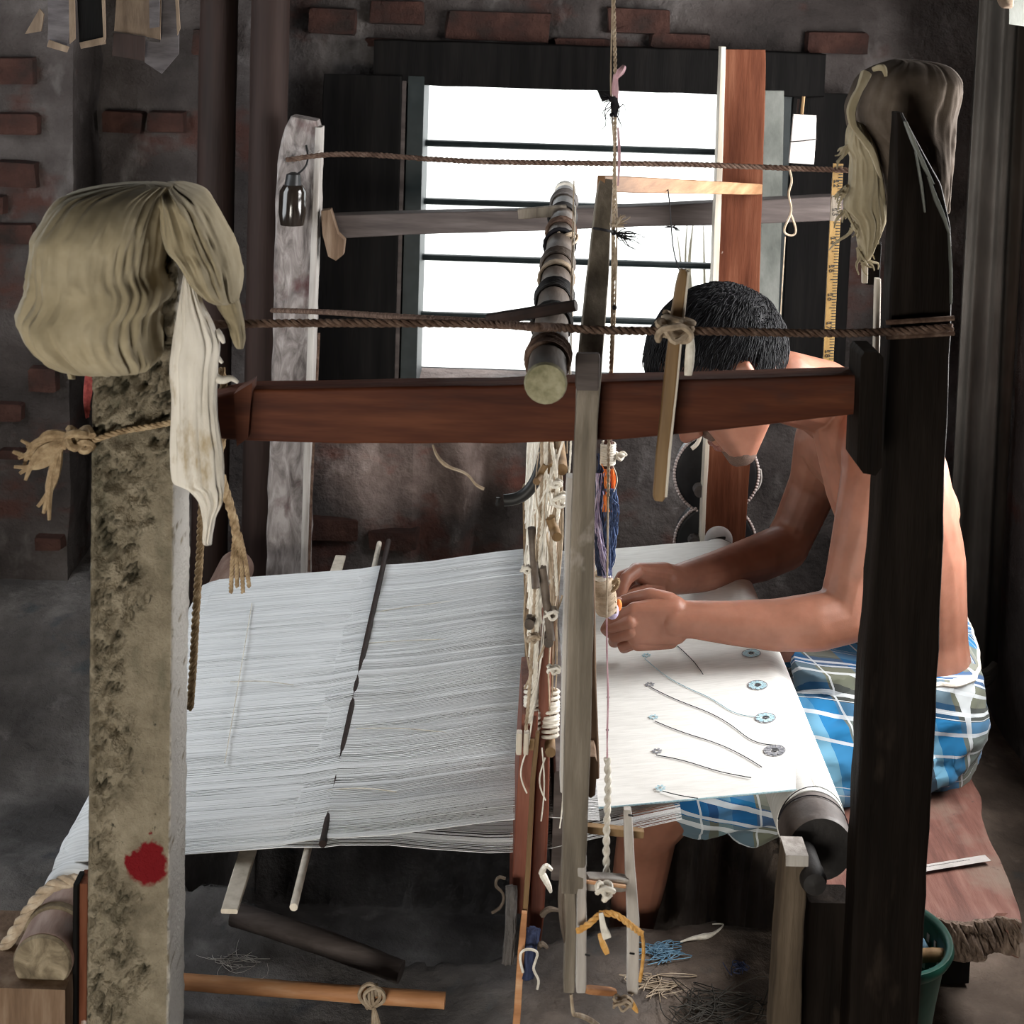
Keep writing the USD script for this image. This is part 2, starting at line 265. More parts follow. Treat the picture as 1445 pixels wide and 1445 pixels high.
# ------------------------------------------------------------------ shapes
def box(lo, hi):
    lo, hi = np.minimum(lo, hi), np.maximum(lo, hi); b = trimesh.creation.box(hi - lo); b.apply_translation((np.array(lo) + hi) / 2); return b
def spline(pts, n):
    p = np.asarray(pts, float)
    if len(p) == 2: return p[0] + (p[1] - p[0]) * np.linspace(0, 1, n)[:, None]
    t = np.r_[0, np.cumsum(np.linalg.norm(np.diff(p[:, :3], axis=0), axis=1))]
    return CubicSpline(t, p, bc_type='natural')(np.linspace(0, t[-1], n))
def frames(p, up=(0, 0, 1.0)):
    t = np.gradient(p, axis=0); t /= np.linalg.norm(t, axis=1, keepdims=True) + 1e-12
    a = np.zeros_like(p); prev = np.cross(t[0], up)
    if np.linalg.norm(prev) < 1e-3: prev = np.cross(t[0], [0, 1.0, 0])
    for i in range(len(p)):
        prev = prev - t[i] * (prev @ t[i]); prev /= np.linalg.norm(prev) + 1e-12; a[i] = prev
    return t, a, np.cross(t, a)
def skin_rings(R, caps=True, closed=False):
    n, k = R.shape[:2]; i, j = np.meshgrid(np.arange(n - 1), np.arange(k), indexing='ij'); j2 = (j + 1) % k
    q = np.stack([i * k + j, i * k + j2, (i + 1) * k + j2, (i + 1) * k + j], -1).reshape(-1, 4)
    f = [q[:, [0, 1, 2]], q[:, [0, 2, 3]]]; v = R.reshape(-1, 3)
    if caps:
        c0, c1 = len(v), len(v) + 1; v = np.vstack([v, R[0].mean(0), R[-1].mean(0)]); r = np.arange(k)
        f += [np.stack([np.full(k, c0), (r + 1) % k, r], 1), np.stack([np.full(k, c1), (n - 1) * k + r, (n - 1) * k + (r + 1) % k], 1)]
    m = trimesh.Trimesh(v, np.vstack(f), process=False)
    if m.volume < 0: m.invert()
    return m
def tube(pts, r, sides=10, n=None, noise=0., seed=0):
    p = np.asarray(pts, float); p = spline(p, n) if n else p
    t, a, b = frames(p); ang = np.arange(sides) * 2 * np.pi / sides
    rr = np.broadcast_to(np.interp(np.linspace(0, 1, len(p)), np.linspace(0, 1, len(np.atleast_1d(r))), np.atleast_1d(r)), (len(p),))
    R = p[:, None] + rr[:, None, None] * (np.cos(ang)[None, :, None] * a[:, None] + np.sin(ang)[None, :, None] * b[:, None])
    if noise: R = R + (R - p[:, None]) * (noise * (meshkit.fbm(R * 60, 3, seed) - .5) * 2)[..., None]
    return skin_rings(R)
def rope(pts, r, pitch=None, strands=3, sides=6, rough=.12, seed=0):
    """A laid rope: strands wound round each other along the path."""
    p0 = np.asarray(pts, float); L = np.linalg.norm(np.diff(p0, axis=0), axis=1).sum(); pitch = pitch or r * 6
    n = int(min(500, max(12, L / (pitch / 8)))); p = spline(p0, n); t, a, b = frames(p)
    s = np.linspace(0, L, n) / pitch * 2 * np.pi; out = []
    for k in range(strands):
        w = s + k * 2 * np.pi / strands; j = 1 + rough * (meshkit.noise(np.stack([s * 2, s * 0 + k * 9.1, s * 0], 1), seed) - .5) * 2
        c = p + (r * .52 * j)[:, None] * (np.cos(w)[:, None] * a + np.sin(w)[:, None] * b)
        out.append(tube(c, r * .56, sides))
    return cat(*out)
def rrect(w, h, r, k=3):
    r = min(r, w / 2 * .98, h / 2 * .98); P = []
    for cx, cy, a0 in ((w / 2 - r, h / 2 - r, 0), (-w / 2 + r, h / 2 - r, 90), (-w / 2 + r, -h / 2 + r, 180), (w / 2 - r, -h / 2 + r, 270)):
        for i in range(k + 1):
            a = math.radians(a0 + 90 * i / k); P.append((cx + r * math.cos(a), cy + r * math.sin(a)))
    return np.array(P)
def plank(path, th, bevel=.003, n=24, wear=.0, seed=0, wdir=None, smoothpath=False):
    """path: (px, py, D, width px): a board whose width lies across the picture and thickness th runs away from the camera behind depth D."""
    P = np.array([at(x, y, d) + np.array([0, th / 2, 0]) for x, y, d, w in path]); W = np.array([w * mpp(d) for x, y, d, w in path])
    t = np.r_[0, np.cumsum(np.linalg.norm(np.diff(P, axis=0), axis=1))]; s = np.linspace(0, t[-1], n)
    if smoothpath: P = CubicSpline(t, P)(s)
    else: P = np.stack([np.interp(s, t, P[:, k]) for k in range(3)], 1)
    W = np.interp(s, t, W); return board(P, W, np.full(n, th), bevel, wear, seed)
def board(P, W, T, bevel=.003, wear=0., seed=0, ydir=(0, 1.0, 0)):
    """Sections at the points P, W across and T along ydir."""
    tg = np.gradient(P, axis=0); tg /= np.linalg.norm(tg, axis=1, keepdims=True); yd = np.array(ydir, float); R = []
    for i in range(len(P)):
        a = np.cross(tg[i], yd); a /= np.linalg.norm(a); b = np.cross(a, tg[i])
        sc = rrect(W[i], T[i], bevel); ins = 1 - (bevel * .8 / max(W[i], T[i])) * (i in (0, len(P) - 1))
        R.append(P[i] + (sc[:, :1] * a + sc[:, 1:] * b) * ins)
    R = np.array(R)
    if wear:
        nrm = R - P[:, None]; nrm /= np.linalg.norm(nrm, axis=2, keepdims=True) + 1e-9
        R = R + nrm * ((meshkit.fbm(R * 22, 4, seed) - .5) * 2 * wear)[..., None]
    return skin_rings(R)
def beam3(a, b, w, h, bevel=.003, n=16, wear=0., seed=0, ydir=(0, 1.0, 0)):
    P = np.linspace(a, b, n); return board(P, np.full(n, w), np.full(n, h), bevel, wear, seed, ydir)
def plate(px, D, th, bev=0.0):
    """A flat piece: outline in pixels on the plane y = D, th thick."""
    pts = np.array([at(x, y, D) for x, y in px]); poly = Polygon(pts[:, [0, 2]]).buffer(0)
    v, f = trimesh.creation.triangulate_polygon(poly, engine='earcut'); m = trimesh.creation.extrude_triangulation(v, f, th)
    q = m.vertices.copy(); m.vertices = np.stack([q[:, 0], D + q[:, 2], q[:, 1]], 1); trimesh.repair.fix_normals(m); return m
def lathe(profile, origin, axis='y', n=32, wob=0., seed=0, caps=True):
    """profile: (distance along the axis, radius)."""
    ang = np.arange(n) * 2 * np.pi / n; R = []
    for s, r in profile:
        c = np.zeros((n, 3)); u, w = r * np.cos(ang), r * np.sin(ang)
        c[:, 'xyz'.index(axis)] = s; o = [k for k in range(3) if k != 'xyz'.index(axis)]; c[:, o[0]] = u; c[:, o[1]] = w
        R.append(c + np.array(origin))
    R = np.array(R)
    if wob: R += (R - R.mean(1, keepdims=True)) * ((meshkit.fbm(R * 25, 3, seed) - .5) * 2 * wob)[..., None]
    return skin_rings(R, caps)
def sphere(c, r, sub=2, sc=(1, 1, 1)):
    s = trimesh.creation.icosphere(sub, 1.0); s.apply_scale(np.array(sc) * r); s.apply_translation(c); return s
def drape(left, right, D, b, folds=(10, .006), n=70, k=72, seed=0, curl=0., lean=0., top=.16, bottom=.12, sharp=1.0):
    """Cloth lump from its left and right outlines (px): rounded slices b thick either side of D, creased by folds (frequency, depth)."""
    l, r = np.array(left, float), np.array(right, float); y0, y1 = max(l[0, 1], r[0, 1]), min(l[-1, 1], r[-1, 1])
    il, ir = (PchipInterpolator(q[:, 1] + np.arange(len(q)) * 1e-6, q[:, 0]) for q in (l, r))
    ys = np.linspace(y0, y1, n); ang = np.arange(k) * 2 * np.pi / k; R = []
    for i, y in enumerate(ys):
        s = i / (n - 1); xl, xr = float(il(y)), float(ir(y))
        d = D + lean * s + curl * math.sin(s * 7 + seed)
        c, hw = at((xl + xr) / 2, y, d), (xr - xl) / 2 * mpp(d)
        e = min(1, math.sqrt(max(0, 1 - max(0, 1 - s / top) ** 2)) if top else 1, math.sqrt(max(0, 1 - max(0, 1 - (1 - s) / bottom) ** 2)) if bottom else 1); e = max(e, .12)
        ca, sa = np.cos(ang), np.sin(ang); ring = np.stack([c[0] + hw * np.sign(ca) * np.abs(ca) ** .8, c[1] + b * e * np.sign(sa) * np.abs(sa) ** .8, np.full(k, c[2])], 1)
        u = ca * 1.0 + .25 * sa
        q = np.stack([u * folds[0] * .5 + .8 * meshkit.noise(np.stack([u * 3, np.full(k, s * 2.6), np.full(k, seed * 3.3)], 1)), np.full(k, s * 1.5), sa * 1.4 + seed], 1)
        f = np.abs(meshkit.fbm(q, 3, seed) - .5) * 2; f = f * .75 + .35 * np.abs(meshkit.fbm(q * [2.3, 2.6, 1.0] + 7.7, 2, seed + 5) - .5) * 2; nrm = ring - c; nrm[:, 2] = 0; nrm /= np.linalg.norm(nrm, axis=1, keepdims=True) + 1e-9
        fade = .25 + .75 * min(1, abs(1) ) * np.abs(sa) ** .5
        ring = ring + nrm * ((.35 - f ** sharp) * folds[1] * fade)[:, None]
        R.append(ring)
    return skin_rings(np.array(R))
def hang(a, b, sag): a, b = np.array(a), np.array(b); return [a, a * .75 + b * .25 - [0, 0, sag * .75], (a + b) / 2 - [0, 0, sag], a * .25 + b * .75 - [0, 0, sag * .75], b]
def frayed(start, direction, length, n, r, spread, seed):
    g = np.random.default_rng(seed); out = []; d = np.array(direction, float); d /= np.linalg.norm(d)
    for _ in range(n):
        e = d + g.normal(0, spread, 3); L = length * g.uniform(.6, 1.1); w = g.normal(0, .12 * L, (2, 3))
        p = [np.array(start), np.array(start) + e * L * .35 + w[0] * .5, np.array(start) + e * L * .7 + w[1], np.array(start) + e * L]
        out.append(tube(p, [r, r * .9, r * .35], 5, 8))
    return cat(*out)
def knot(c, R, r, seed=0, turns=3):
    g = np.random.default_rng(seed); P = []
    for i in range(turns * 8 + 1):
        w = i / 8 * 2 * np.pi; P.append(np.array(c) + R * np.array([math.cos(w) * (1 + .2 * g.normal()), .8 * math.sin(w) + .2 * g.normal(), .6 * math.sin(w * 1.5 + .4) + .15 * g.normal()]))
    return tube(P, r, 6, turns * 22)
def wrap_turns(c, r, rad, turns, axis, pitch, seed=0):
    ax = np.array(axis, float); ax /= np.linalg.norm(ax); a = np.cross(ax, [.3, .5, .8]); a /= np.linalg.norm(a); b = np.cross(ax, a)
    w = np.linspace(0, turns * 2 * np.pi, turns * 16 + 1)
    P = np.array(c) + ax * ((w / (2 * np.pi) - turns / 2) * pitch)[:, None] + rad * (np.cos(w)[:, None] * a + np.sin(w)[:, None] * b)
    return tube(P, r, 6)
# ================================================================== the setting
YB = 3.15
WX0, WX1 = at(592, 320, YB)[0], at(1092, 320, YB)[0]
WZ1, WZ0 = at(760, 124, YB)[2], at(760, 524, YB + .14)[2]
def sstep(a, b, x): t = np.clip((x - a) / (b - a), 0, 1); return t * t * (3 - 2 * t)
BULGE = [(at(648, 700, YB)[0], .016, .040), (at(600, 700, YB)[0], .020, -.030), (at(675, 700, YB)[0], .010, -.028), (at(716, 700, YB)[0], .020, .030), (at(560, 700, YB)[0], .03, -.012), (at(510, 700, YB)[0], .035, .012), (at(760, 700, YB)[0], .02, -.03)]
def wall_panel(x0, x1, z0, z1, y, th, step=.022):
    nx, nz = max(2, int((x1 - x0) / step)), max(2, int((z1 - z0) / step)); X, Z = np.meshgrid(np.linspace(x0, x1, nx), np.linspace(z0, z1, nz), indexing='ij')
    p = np.stack([X, X * 0 + y, Z], -1); d = (meshkit.fbm(p * 7, 4, 3) - .5) * .035 + (meshkit.fbm(p * 1.7, 2, 9) - .5) * .03
    for c, s, a in BULGE: d = d + a * np.exp(-((X + .008 * np.sin(Z * 13) - c) / s) ** 2) * (1 - sstep(WZ0 - .16, WZ0 - .02, Z)) * (.7 + .6 * meshkit.noise(p * 9, 5))
    edge = np.minimum(1, np.minimum(np.abs(X - WX0), np.abs(X - WX1)) / .04); inside = (Z > WZ0 - .03) & (Z < WZ1 + .03)
    d = np.where(inside, d * edge, d); A = p.copy(); A[..., 1] = y - d - .004; B = p.copy(); B[..., 1] = y + th
    f = []; N = nx * nz; idx = np.arange(N).reshape(nx, nz)
    q = np.stack([idx[:-1, :-1], idx[1:, :-1], idx[1:, 1:], idx[:-1, 1:]], -1).reshape(-1, 4); f += [q[:, [0, 1, 2]], q[:, [0, 2, 3]], q[:, [2, 1, 0]] + N, q[:, [3, 2, 0]] + N]
    rim = np.r_[idx[:, 0], idx[-1, 1:], idx[-2::-1, -1], idx[0, -2:0:-1]]; r2 = np.roll(rim, -1)
    f += [np.stack([rim, rim + N, r2 + N], 1), np.stack([rim, r2 + N, r2], 1)]
    return trimesh.Trimesh(np.vstack([A.reshape(-1, 3), B.reshape(-1, 3)]), np.vstack(f), process=False)
def brick(c, w, h, d, seed):
    g = np.random.default_rng(seed); P = []
    for s in (0, 1):
        sc = rrect(w - .02 * s * .4, h - .02 * s * .4, .0035, 1)
        sc = sc * (1 + g.normal(0, .05, sc.shape)); P.append(np.stack([c[0] + sc[:, 0], np.full(len(sc), c[1] + d * (.5 - s)), c[2] + sc[:, 1]], 1))
    return skin_rings(np.array(P))
wb = Thing('wall_back', 'dark mud-plastered brick back wall with the barred window', kind='structure')
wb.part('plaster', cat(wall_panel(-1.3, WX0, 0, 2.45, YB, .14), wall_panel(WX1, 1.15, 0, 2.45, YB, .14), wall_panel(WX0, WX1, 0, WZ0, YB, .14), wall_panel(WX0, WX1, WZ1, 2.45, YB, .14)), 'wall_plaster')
k = 0
for (x, y, w, h) in [(705, 38, 150, 44), (545, 60, 60, 16), (900, 30, 90, 40), (175, 172, 60, 34), (237, 172, 56, 34), (470, 30, 70, 40), (820, 62, 80, 20), (960, 58, 90, 26), (300, 60, 60, 40), (560, 18, 80, 36), (1180, 60, 90, 34), (478, 590, 60, 40), (470, 745, 76, 36), (555, 760, 70, 30)]:
    c = at(x, y, YB - .012); wb.part('brick', brick((c[0], YB - .005, c[2]), w * mpp(YB), h * mpp(YB), .05, k), 'brick_red'); k += 1
wb.done()
pr = Thing('pillar', 'mud-plastered brick pier at the left of the back wall', kind='structure')
px1 = at(97, 700, 2.96)[0]
def lumpy(lo, hi, step, amp, seed):
    b = trimesh.creation.box(np.array(hi) - np.array(lo)); b.apply_translation((np.array(lo) + hi) / 2); v, f = trimesh.remesh.subdivide_to_size(b.vertices, b.faces, step); b = trimesh.Trimesh(v, f)
    b.vertices = b.vertices + b.vertex_normals * ((meshkit.fbm(b.vertices * 8, 4, seed) - .5) * 2 * amp)[:, None]; return b
pr.part('plaster', lumpy((-1.24, 2.96, 0), (px1, 3.16, 2.42), .05, .014, 4), 'wall_plaster')
for (x, y, w, h) in [(22, 100, 62, 42), (25, 175, 62, 34), (26, 246, 62, 40), (-30, 210, 30, 36), (62, 535, 44, 40), (28, 640, 60, 18), (70, 765, 44, 24), (20, 330, 62, 34), (-20, 288, 62, 30), (10, 580, 50, 30)]:
    c = at(x, y, 2.95); pr.part('brick', brick((c[0], 2.962, c[2]), w * mpp(2.95), h * mpp(2.95), .05, 40 + k), 'brick_red'); k += 1
pr.done()
def slab_hole(axis, pos, th, a0, a1, b0, b1, h):
    """A wall with one rectangular opening h = (a0, a1, z0, z1)."""
    R = [(a0, h[0], b0, b1), (h[1], a1, b0, b1), (h[0], h[1], b0, h[2]), (h[0], h[1], h[3], b1)]; o = []
    for (p, q, z0, z1) in R:
        if q - p < 1e-4 or z1 - z0 < 1e-4: continue
        o.append(box((pos, p, z0), (pos + th, q, z1)) if axis == 'x' else box((p, pos, z0), (q, pos + th, z1)))
    return cat(*o)
single('wall_right', slab_hole('x', 1.0, .09, -.5, 3.3, -.02, 2.5, (1.75, 2.59, .66, 1.58)), 'wall_plaster', 'right wall with an unglazed opening beside the weaver', kind='structure')
single('wall_left', slab_hole('x', -1.32, .10, -.5, 3.3, -.02, 2.5, (1.8, 2.6, .7, 1.7)), 'wall_plaster', 'plastered left wall with an unglazed opening', kind='structure')
single('wall_front', slab_hole('y', -.5, .10, -1.32, 1.09, -.02, 2.5, (-1.1, -.14, .04, .70)), 'wall_plaster', 'wall behind the viewer with a low open hatch', kind='structure')
single('ceiling', box((-1.34, -.5, 2.45), (1.15, 3.3, 2.55)), 'dark_timber', 'dark boarded ceiling', kind='structure')
# floor with the treadle pit under the loom
PIT = Polygon([tuple(atz(x, y, 0)[:2]) for x, y in [(150, 1262), (250, 1270), (330, 1283), (400, 1310), (470, 1342), (560, 1368), (620, 1366), (700, 1354), (770, 1332), (900, 1312), (1090, 1310), (1160, 1308)]] + [(.44, 2.6), (.44, 2.95), (-.5, 2.98), (-.62, 2.6)])
import shapely
gx = np.r_[np.arange(-1.3, -.9, .03), np.arange(-.9, 1.02, .0125), 1.02]; gy = np.r_[np.arange(-.48, 1.8, .08), np.arange(1.8, 3.2, .0125), 3.2]
X, Yg = np.meshgrid(gx, gy, indexing='ij'); pts = shapely.points(X, Yg)
sd = shapely.distance(pts, PIT.boundary) * np.where(shapely.contains(PIT, pts), 1, -1)
p3 = np.stack([X, Yg, X * 0], -1); jit = (meshkit.fbm(p3 * 26, 3, 2) - .5) * .03
dep = sstep(.0, .035, sd + jit); Z = -.46 * dep
bank = .20 * sstep(2.45, 3.0, Yg) * sstep(-.55, -.80, X) + .03 * np.exp(-((Yg - 2.25) / .12) ** 2) * sstep(-.0, -.45, X)
Z = Z + (1 - dep) * ((meshkit.fbm(p3 * 6, 4, 7) - .5) * .035 + (meshkit.fbm(p3 * 40, 3, 8) - .5) * .006 + bank)
nx, ny = X.shape; idx = np.arange(nx * ny).reshape(nx, ny); q = np.stack([idx[:-1, :-1], idx[1:, :-1], idx[1:, 1:], idx[:-1, 1:]], -1).reshape(-1, 4)
single('floor', trimesh.Trimesh(np.stack([X, Yg, Z], -1).reshape(-1, 3), np.vstack([q[:, [0, 1, 2]], q[:, [0, 2, 3]]]), process=False), 'mud_floor', 'grey mud floor with a pit under the loom', kind='structure', smooth=True)
def fz(x, y): return float(Z[np.abs(gx - x).argmin(), np.abs(gy - y).argmin()])
# window
w1 = Thing('window_1', 'dark framed window with four horizontal bars, glaring white outside', kind='structure')
fr = lambda x0, x1, y0, y1, z0, z1: box((x0, y0, z0), (x1, y1, z1))
jx0, jx1 = at(566, 320, YB)[0], at(596, 320, YB)[0]
w1.part('jamb', fr(jx0 + .012, jx1, 3.08, 3.27, WZ0 - .02, WZ1 + .02), 'window_paint')
w1.part('jamb', fr(WX1 - .012, WX1 + .03, 3.10, 3.27, WZ0 - .02, WZ1 + .02), 'window_paint')
w1.part('edge_strip', fr(jx0, jx0 + .008, 3.075, 3.2, WZ0 - .03, WZ1 + .01), 'beam_dark', label='paler worn edge strip')
w1.part('lintel', beam3((WX0 - .10, 3.15, WZ1 + .048), (WX1 + .08, 3.15, WZ1 + .048), .092, .14, .004, 20, .004), 'dark_timber')
w1.part('sill', beam3((WX0 - .05, 3.19, WZ0 - .014), (WX1 + .06, 3.19, WZ0 - .014), .026, .24, .004, 16, .002), 'dark_timber')
for i, y in enumerate((208, 290, 369, 450)):
    c = at(800, y, 3.19)[2]; w1.part('bar', tube([(WX0 - .01, 3.19, c), (WX1 + .01, 3.19, c)], .0075, 8), 'window_paint')
w1.part('splinter', plate([(834, 108), (866, 112), (864, 138), (850, 144)], 3.12, .006), 'dark_timber')
w1.part('shutter', beam3((at(506, 320, 3.06)[0], 3.075, WZ0 - .03), (at(506, 320, 3.06)[0], 3.075, WZ1 + .02), 112 * mpp(3.06), .02, .003, 16, .001), 'dark_timber', label='dark open shutter left of the bars')
w1.part('shutter', beam3((at(1157, 320, 3.09)[0], 3.105, WZ0 - .02), (at(1157, 320, 3.09)[0], 3.105, WZ1 + .01), 92 * mpp(3.09), .02, .003, 16, .001), 'dark_timber', label='dark shutter right of the brown plank')
w1.part('grey_board', plank([(1093, 128, 3.03, 28), (1088, 330, 3.03, 30), (1080, 540, 3.03, 30)], .015, .002, 20, .001), 'grey_panel', label='grey weathered board beside the plank')
w1.done()
single('ground', box((-14, 3.4, -.35), (14, 40, -.25)), 'ground_out', 'bright bare ground outside the window', kind='structure')
tw = Thing('shrub', 'pale bare twigs seen outside through the bars of the window', 'shrub')
g = np.random.default_rng(5)
for i in range(7):
    b0 = at(975 + i * 5, 470, 4.6); b1 = at(960 + i * 9 + g.normal(0, 5), 300 + g.uniform(0, 40), 4.6)
    tw.part('twig', tube([b0, (b0 + b1) / 2 + g.normal(0, .02, 3), b1], [.007, .005, .002], 6, 10), 'twig_out')
b0 = at(990, 460, 4.6); tw.part('stem', tube([(b0[0], 4.6, -.25), (b0[0] + .02, 4.6, .2), b0], [.016, .012, .008], 8, 8), 'twig_out'); tw.done()
# wooden posts standing against the back wall
for (x, w, D, lab) in ((302, 54, 2.98, 'round brown timber post against the wall, farther left of the pair'), (374, 54, 2.93, 'reddish brown timber post against the wall, just behind the grey loom post')):
    a, b = at(x, 0, D), at(x, 400, D); X0 = b[0]; n = 26
    P = np.stack([np.full(n, X0), np.full(n, D), np.linspace(0.0, 2.44, n)], 1)
    single('timber_post', tube(P, w / 2 * mpp(D), 14, None, .05, int(x)), 'post_brown', lab, 'post', 'timber posts by the back wall')
# dark cloth hanging by the right wall
dr = Thing('curtain', 'dark grey cloth hanging in folds behind the weaver by the right wall', 'curtain')
def curtain(px0, px1, pyb, D, zt):
    x0, x1 = at(px0, 500, D)[0], at(px1, 500, D)[0]; zb = at(px0, pyb, D)[2]; nu, nv = 90, 40; F = []
    for s in (0, 1):
        U, W = np.meshgrid(np.linspace(0, 1, nu), np.linspace(0, 1, nv), indexing='ij')
        y = D + .020 * np.sin(U * 9 + .6 * np.sin(W * 5)) * (.4 + .6 * W) + .006 * np.sin(U * 23 + 2) + .003 * s
        zz = zt + (zb + .05 * np.sin(U * 3.0) ** 2 * (U < .5) - zt) * W
        F.append(np.stack([x0 + (x1 - x0) * U + .02 * (U - .5) * (1 - W) * -1, y, zz], -1))
    A = np.concatenate([F[0], F[1][:, ::-1]], 1); return skin_rings(A)
dr.part('cloth', curtain(1352, 1436, 950, 2.86, 2.1), 'drape_grey')
dr.part('hem_fold', cat(*[tube([at(1362 + i * 5, 935 + i * 6, 2.82), at(1385, 950 + i * 5, 2.80), at(1404, 938 + i * 3, 2.82)], .008, 8, 14) for i in range(4)]), 'drape_grey')
dr.part('rod', tube([at(1335, 0, 2.86) + [0, 0, .72], at(1450, 0, 2.86) + [0, 0, .72]], .012, 8), 'dark_timber')
dr.done()
# ================================================================== loom frame
cp = Thing('concrete_post', 'weathered concrete post with chipped face and dark red stain, front left corner of the loom', 'post')
def concrete():
    x0, x1 = at(127, 900, 1.55)[0], at(243.5, 900, 1.55)[0]; D0, D1 = 1.55, 1.628; zt = at(185, 330, 1.55)[2]
    tilt = (at(185, 520, 1.55)[0] - at(185, 1440, 1.55)[0] - (at(128.5, 520, 1.55)[0] - at(122, 1440, 1.55)[0]) ) ; st = .003
    xs, ys, zs = np.arange(0, 1.0001, 1 / 34), np.arange(0, 1.0001, 1 / 14), np.arange(-.02, zt, st)
    xl = lambda z: at(0, 0, 1.55)[0] * 0 + np.interp(z, [ZB, ZT], [XB, XT])
    per = [(u, 0) for u in xs[:-1]] + [(1, v) for v in ys[:-1]] + [(u, 1) for u in xs[:0:-2]] + [(0, v) for v in ys[:0:-2]]
    per = np.array(per); W = x1 - x0; R = []
    a, b = at(122.5, 1440, 1.55), at(130, 540, 1.55); XB, ZB, XT, ZT = a[0], a[2], b[0], b[2]
    for z in zs:
        bx = XB + (XT - XB) * (z - ZB) / (ZT - ZB); ring = np.stack([bx + per[:, 0] * W, D0 + per[:, 1] * (D1 - D0), np.full(len(per), z)], 1); R.append(ring)
    R = np.array(R); u = np.broadcast_to(per[:, 0], R.shape[:2]); front = np.broadcast_to(per[:, 1] < .02, R.shape[:2]) ; zz = R[..., 2]
    q = np.stack([R[..., 0], R[..., 1] * .4, R[..., 2] * .75], -1); n1 = meshkit.fbm(q * 110, 4, 1); n2 = meshkit.fbm(q * 16, 3, 2); n3 = meshkit.fbm(q * 200, 2, 3)
    rough = sstep(.62, .25, u - .55 * (n2 - .5) * 2 - .9 * sstep(.72, 1.0, zz)) * sstep(.0, .10, u + .02)
    rough = np.maximum(rough, .75 * sstep(.93, 1.02, zz))
    chip = (sstep(.42, .56, n1) - .5) * .012 * rough + (n3 - .5) * .006 * (.2 + rough) + (n2 - .5) * .002
    n4 = meshkit.fbm(q * [95, 95, 80] + .35 * n1[..., None], 3, 6); crev = sstep(.060, .014, np.abs(n4 - .5)) * sstep(.38, .50, meshkit.fbm(q * 42, 2, 8)); pit = -.009 * crev * rough
    R[..., 1] += np.where(front, -(chip + pit) + .003 * rough, 0)
    side = np.broadcast_to(per[:, 0] > .99, R.shape[:2]); R[..., 0] += np.where(side, (n1 - .5) * .004 + (n2 - .5) * .004, 0)
    hollow_shade = np.clip(crev * rough * 1.0 + .25 * sstep(.42, .30, n1) * rough, 0, 1) * np.where(front, 1, .4)  # darkens the chipped hollows in place of shade
    pale_side = np.where(side | (np.broadcast_to(per[:, 0], R.shape[:2]) > .985), sstep(.30, .42, n1 + .1 * (per[:, 1] > .1)[None]), 0)  # paler tone on the right-hand face
    m = skin_rings(R); return m, np.vstack([np.stack([hollow_shade.ravel() * (1 - pale_side.ravel()), pale_side.ravel()], 1), [[0, 0], [0, 0]]])
cm, cuv = concrete(); cp.part('shaft', cm, 'concrete_post', uv=cuv); cp.done()

rp = Thing('loom_post', 'tall dark wooden post with a pointed worn top, in front of the weaver', 'post')
def post_right():
    L = [(1268, 160), (1264, 300), (1257, 440), (1240, 700), (1226, 880), (1218, 970), (1213, 1100), (1202, 1310), (1196, 1445), (1190, 1600), (1183, 1800)]
    Rr = [(1278, 160), (1330, 260), (1345, 320), (1343, 480), (1335, 690), (1328, 880), (1318, 1100), (1306, 1300), (1298, 1450), (1290, 1600), (1281, 1800)]
    ys = np.r_[np.linspace(160, 330, 26), np.linspace(345, 1775, 46)]; D0 = 1.66; th = .045; R = []
    L, Rr = np.array(L, float), np.array(Rr, float)
    for y in ys:
        xl, xr = np.interp(y, L[:, 1], L[:, 0]), np.interp(y, Rr[:, 1], Rr[:, 0]); a, b = at(xl, y, D0), at(xr, y, D0); c = (a + b) / 2; w = b[0] - a[0]
        t = th * (1 if y > 260 else .55 + .45 * (y - 160) / 100); sc = rrect(w, t, .006, 2); R.append(np.stack([c[0] + sc[:, 0], D0 + th / 2 + sc[:, 1] + (th - t) * -.0, np.full(len(sc), c[2])], 1))
    R = np.array(R); R += (R - R.mean(1, keepdims=True)) * ((meshkit.fbm(R * 24, 4, 5) - .5) * .10)[..., None]
    return skin_rings(R)
rp.part('shaft', post_right(), 'post_black', smooth=35)
bk = [(1215, 505), (1220, 497), (1240, 497), (1247, 505), (1244, 660), (1236, 671), (1218, 668), (1209, 655)]
rp.part('clamp_block', plate(bk, 1.60, .055), 'post_black', smooth=30)
for y in (455, 476):
    rp.part('cord_band', tube([at(1250, y, 1.652), at(1300, y - 3, 1.648), at(1346, y - 6, 1.652)], .003, 6, 10), 'jute_dark')
for q in ([(1279, 172, 1.655, 3), (1290, 200, 1.655, 5), (1304, 232, 1.655, 6), (1318, 260, 1.655, 3)], [(1311, 250, 1.655, 3), (1322, 282, 1.655, 6), (1334, 310, 1.655, 4), (1341, 332, 1.655, 2)], [(1294, 215, 1.656, 2), (1301, 260, 1.656, 4), (1306, 300, 1.656, 2)], [(1340, 330, 1.655, 2), (1343, 380, 1.655, 3), (1343, 430, 1.655, 2)]):
    rp.part('scuff_highlight', plank(q, .01, .0008, 20, .0012, 4), 'grey_panel', label='pale scuff and painted highlight on the slanted top')  # pale strips put the edge highlight into the colour, along with wear
rp.done()

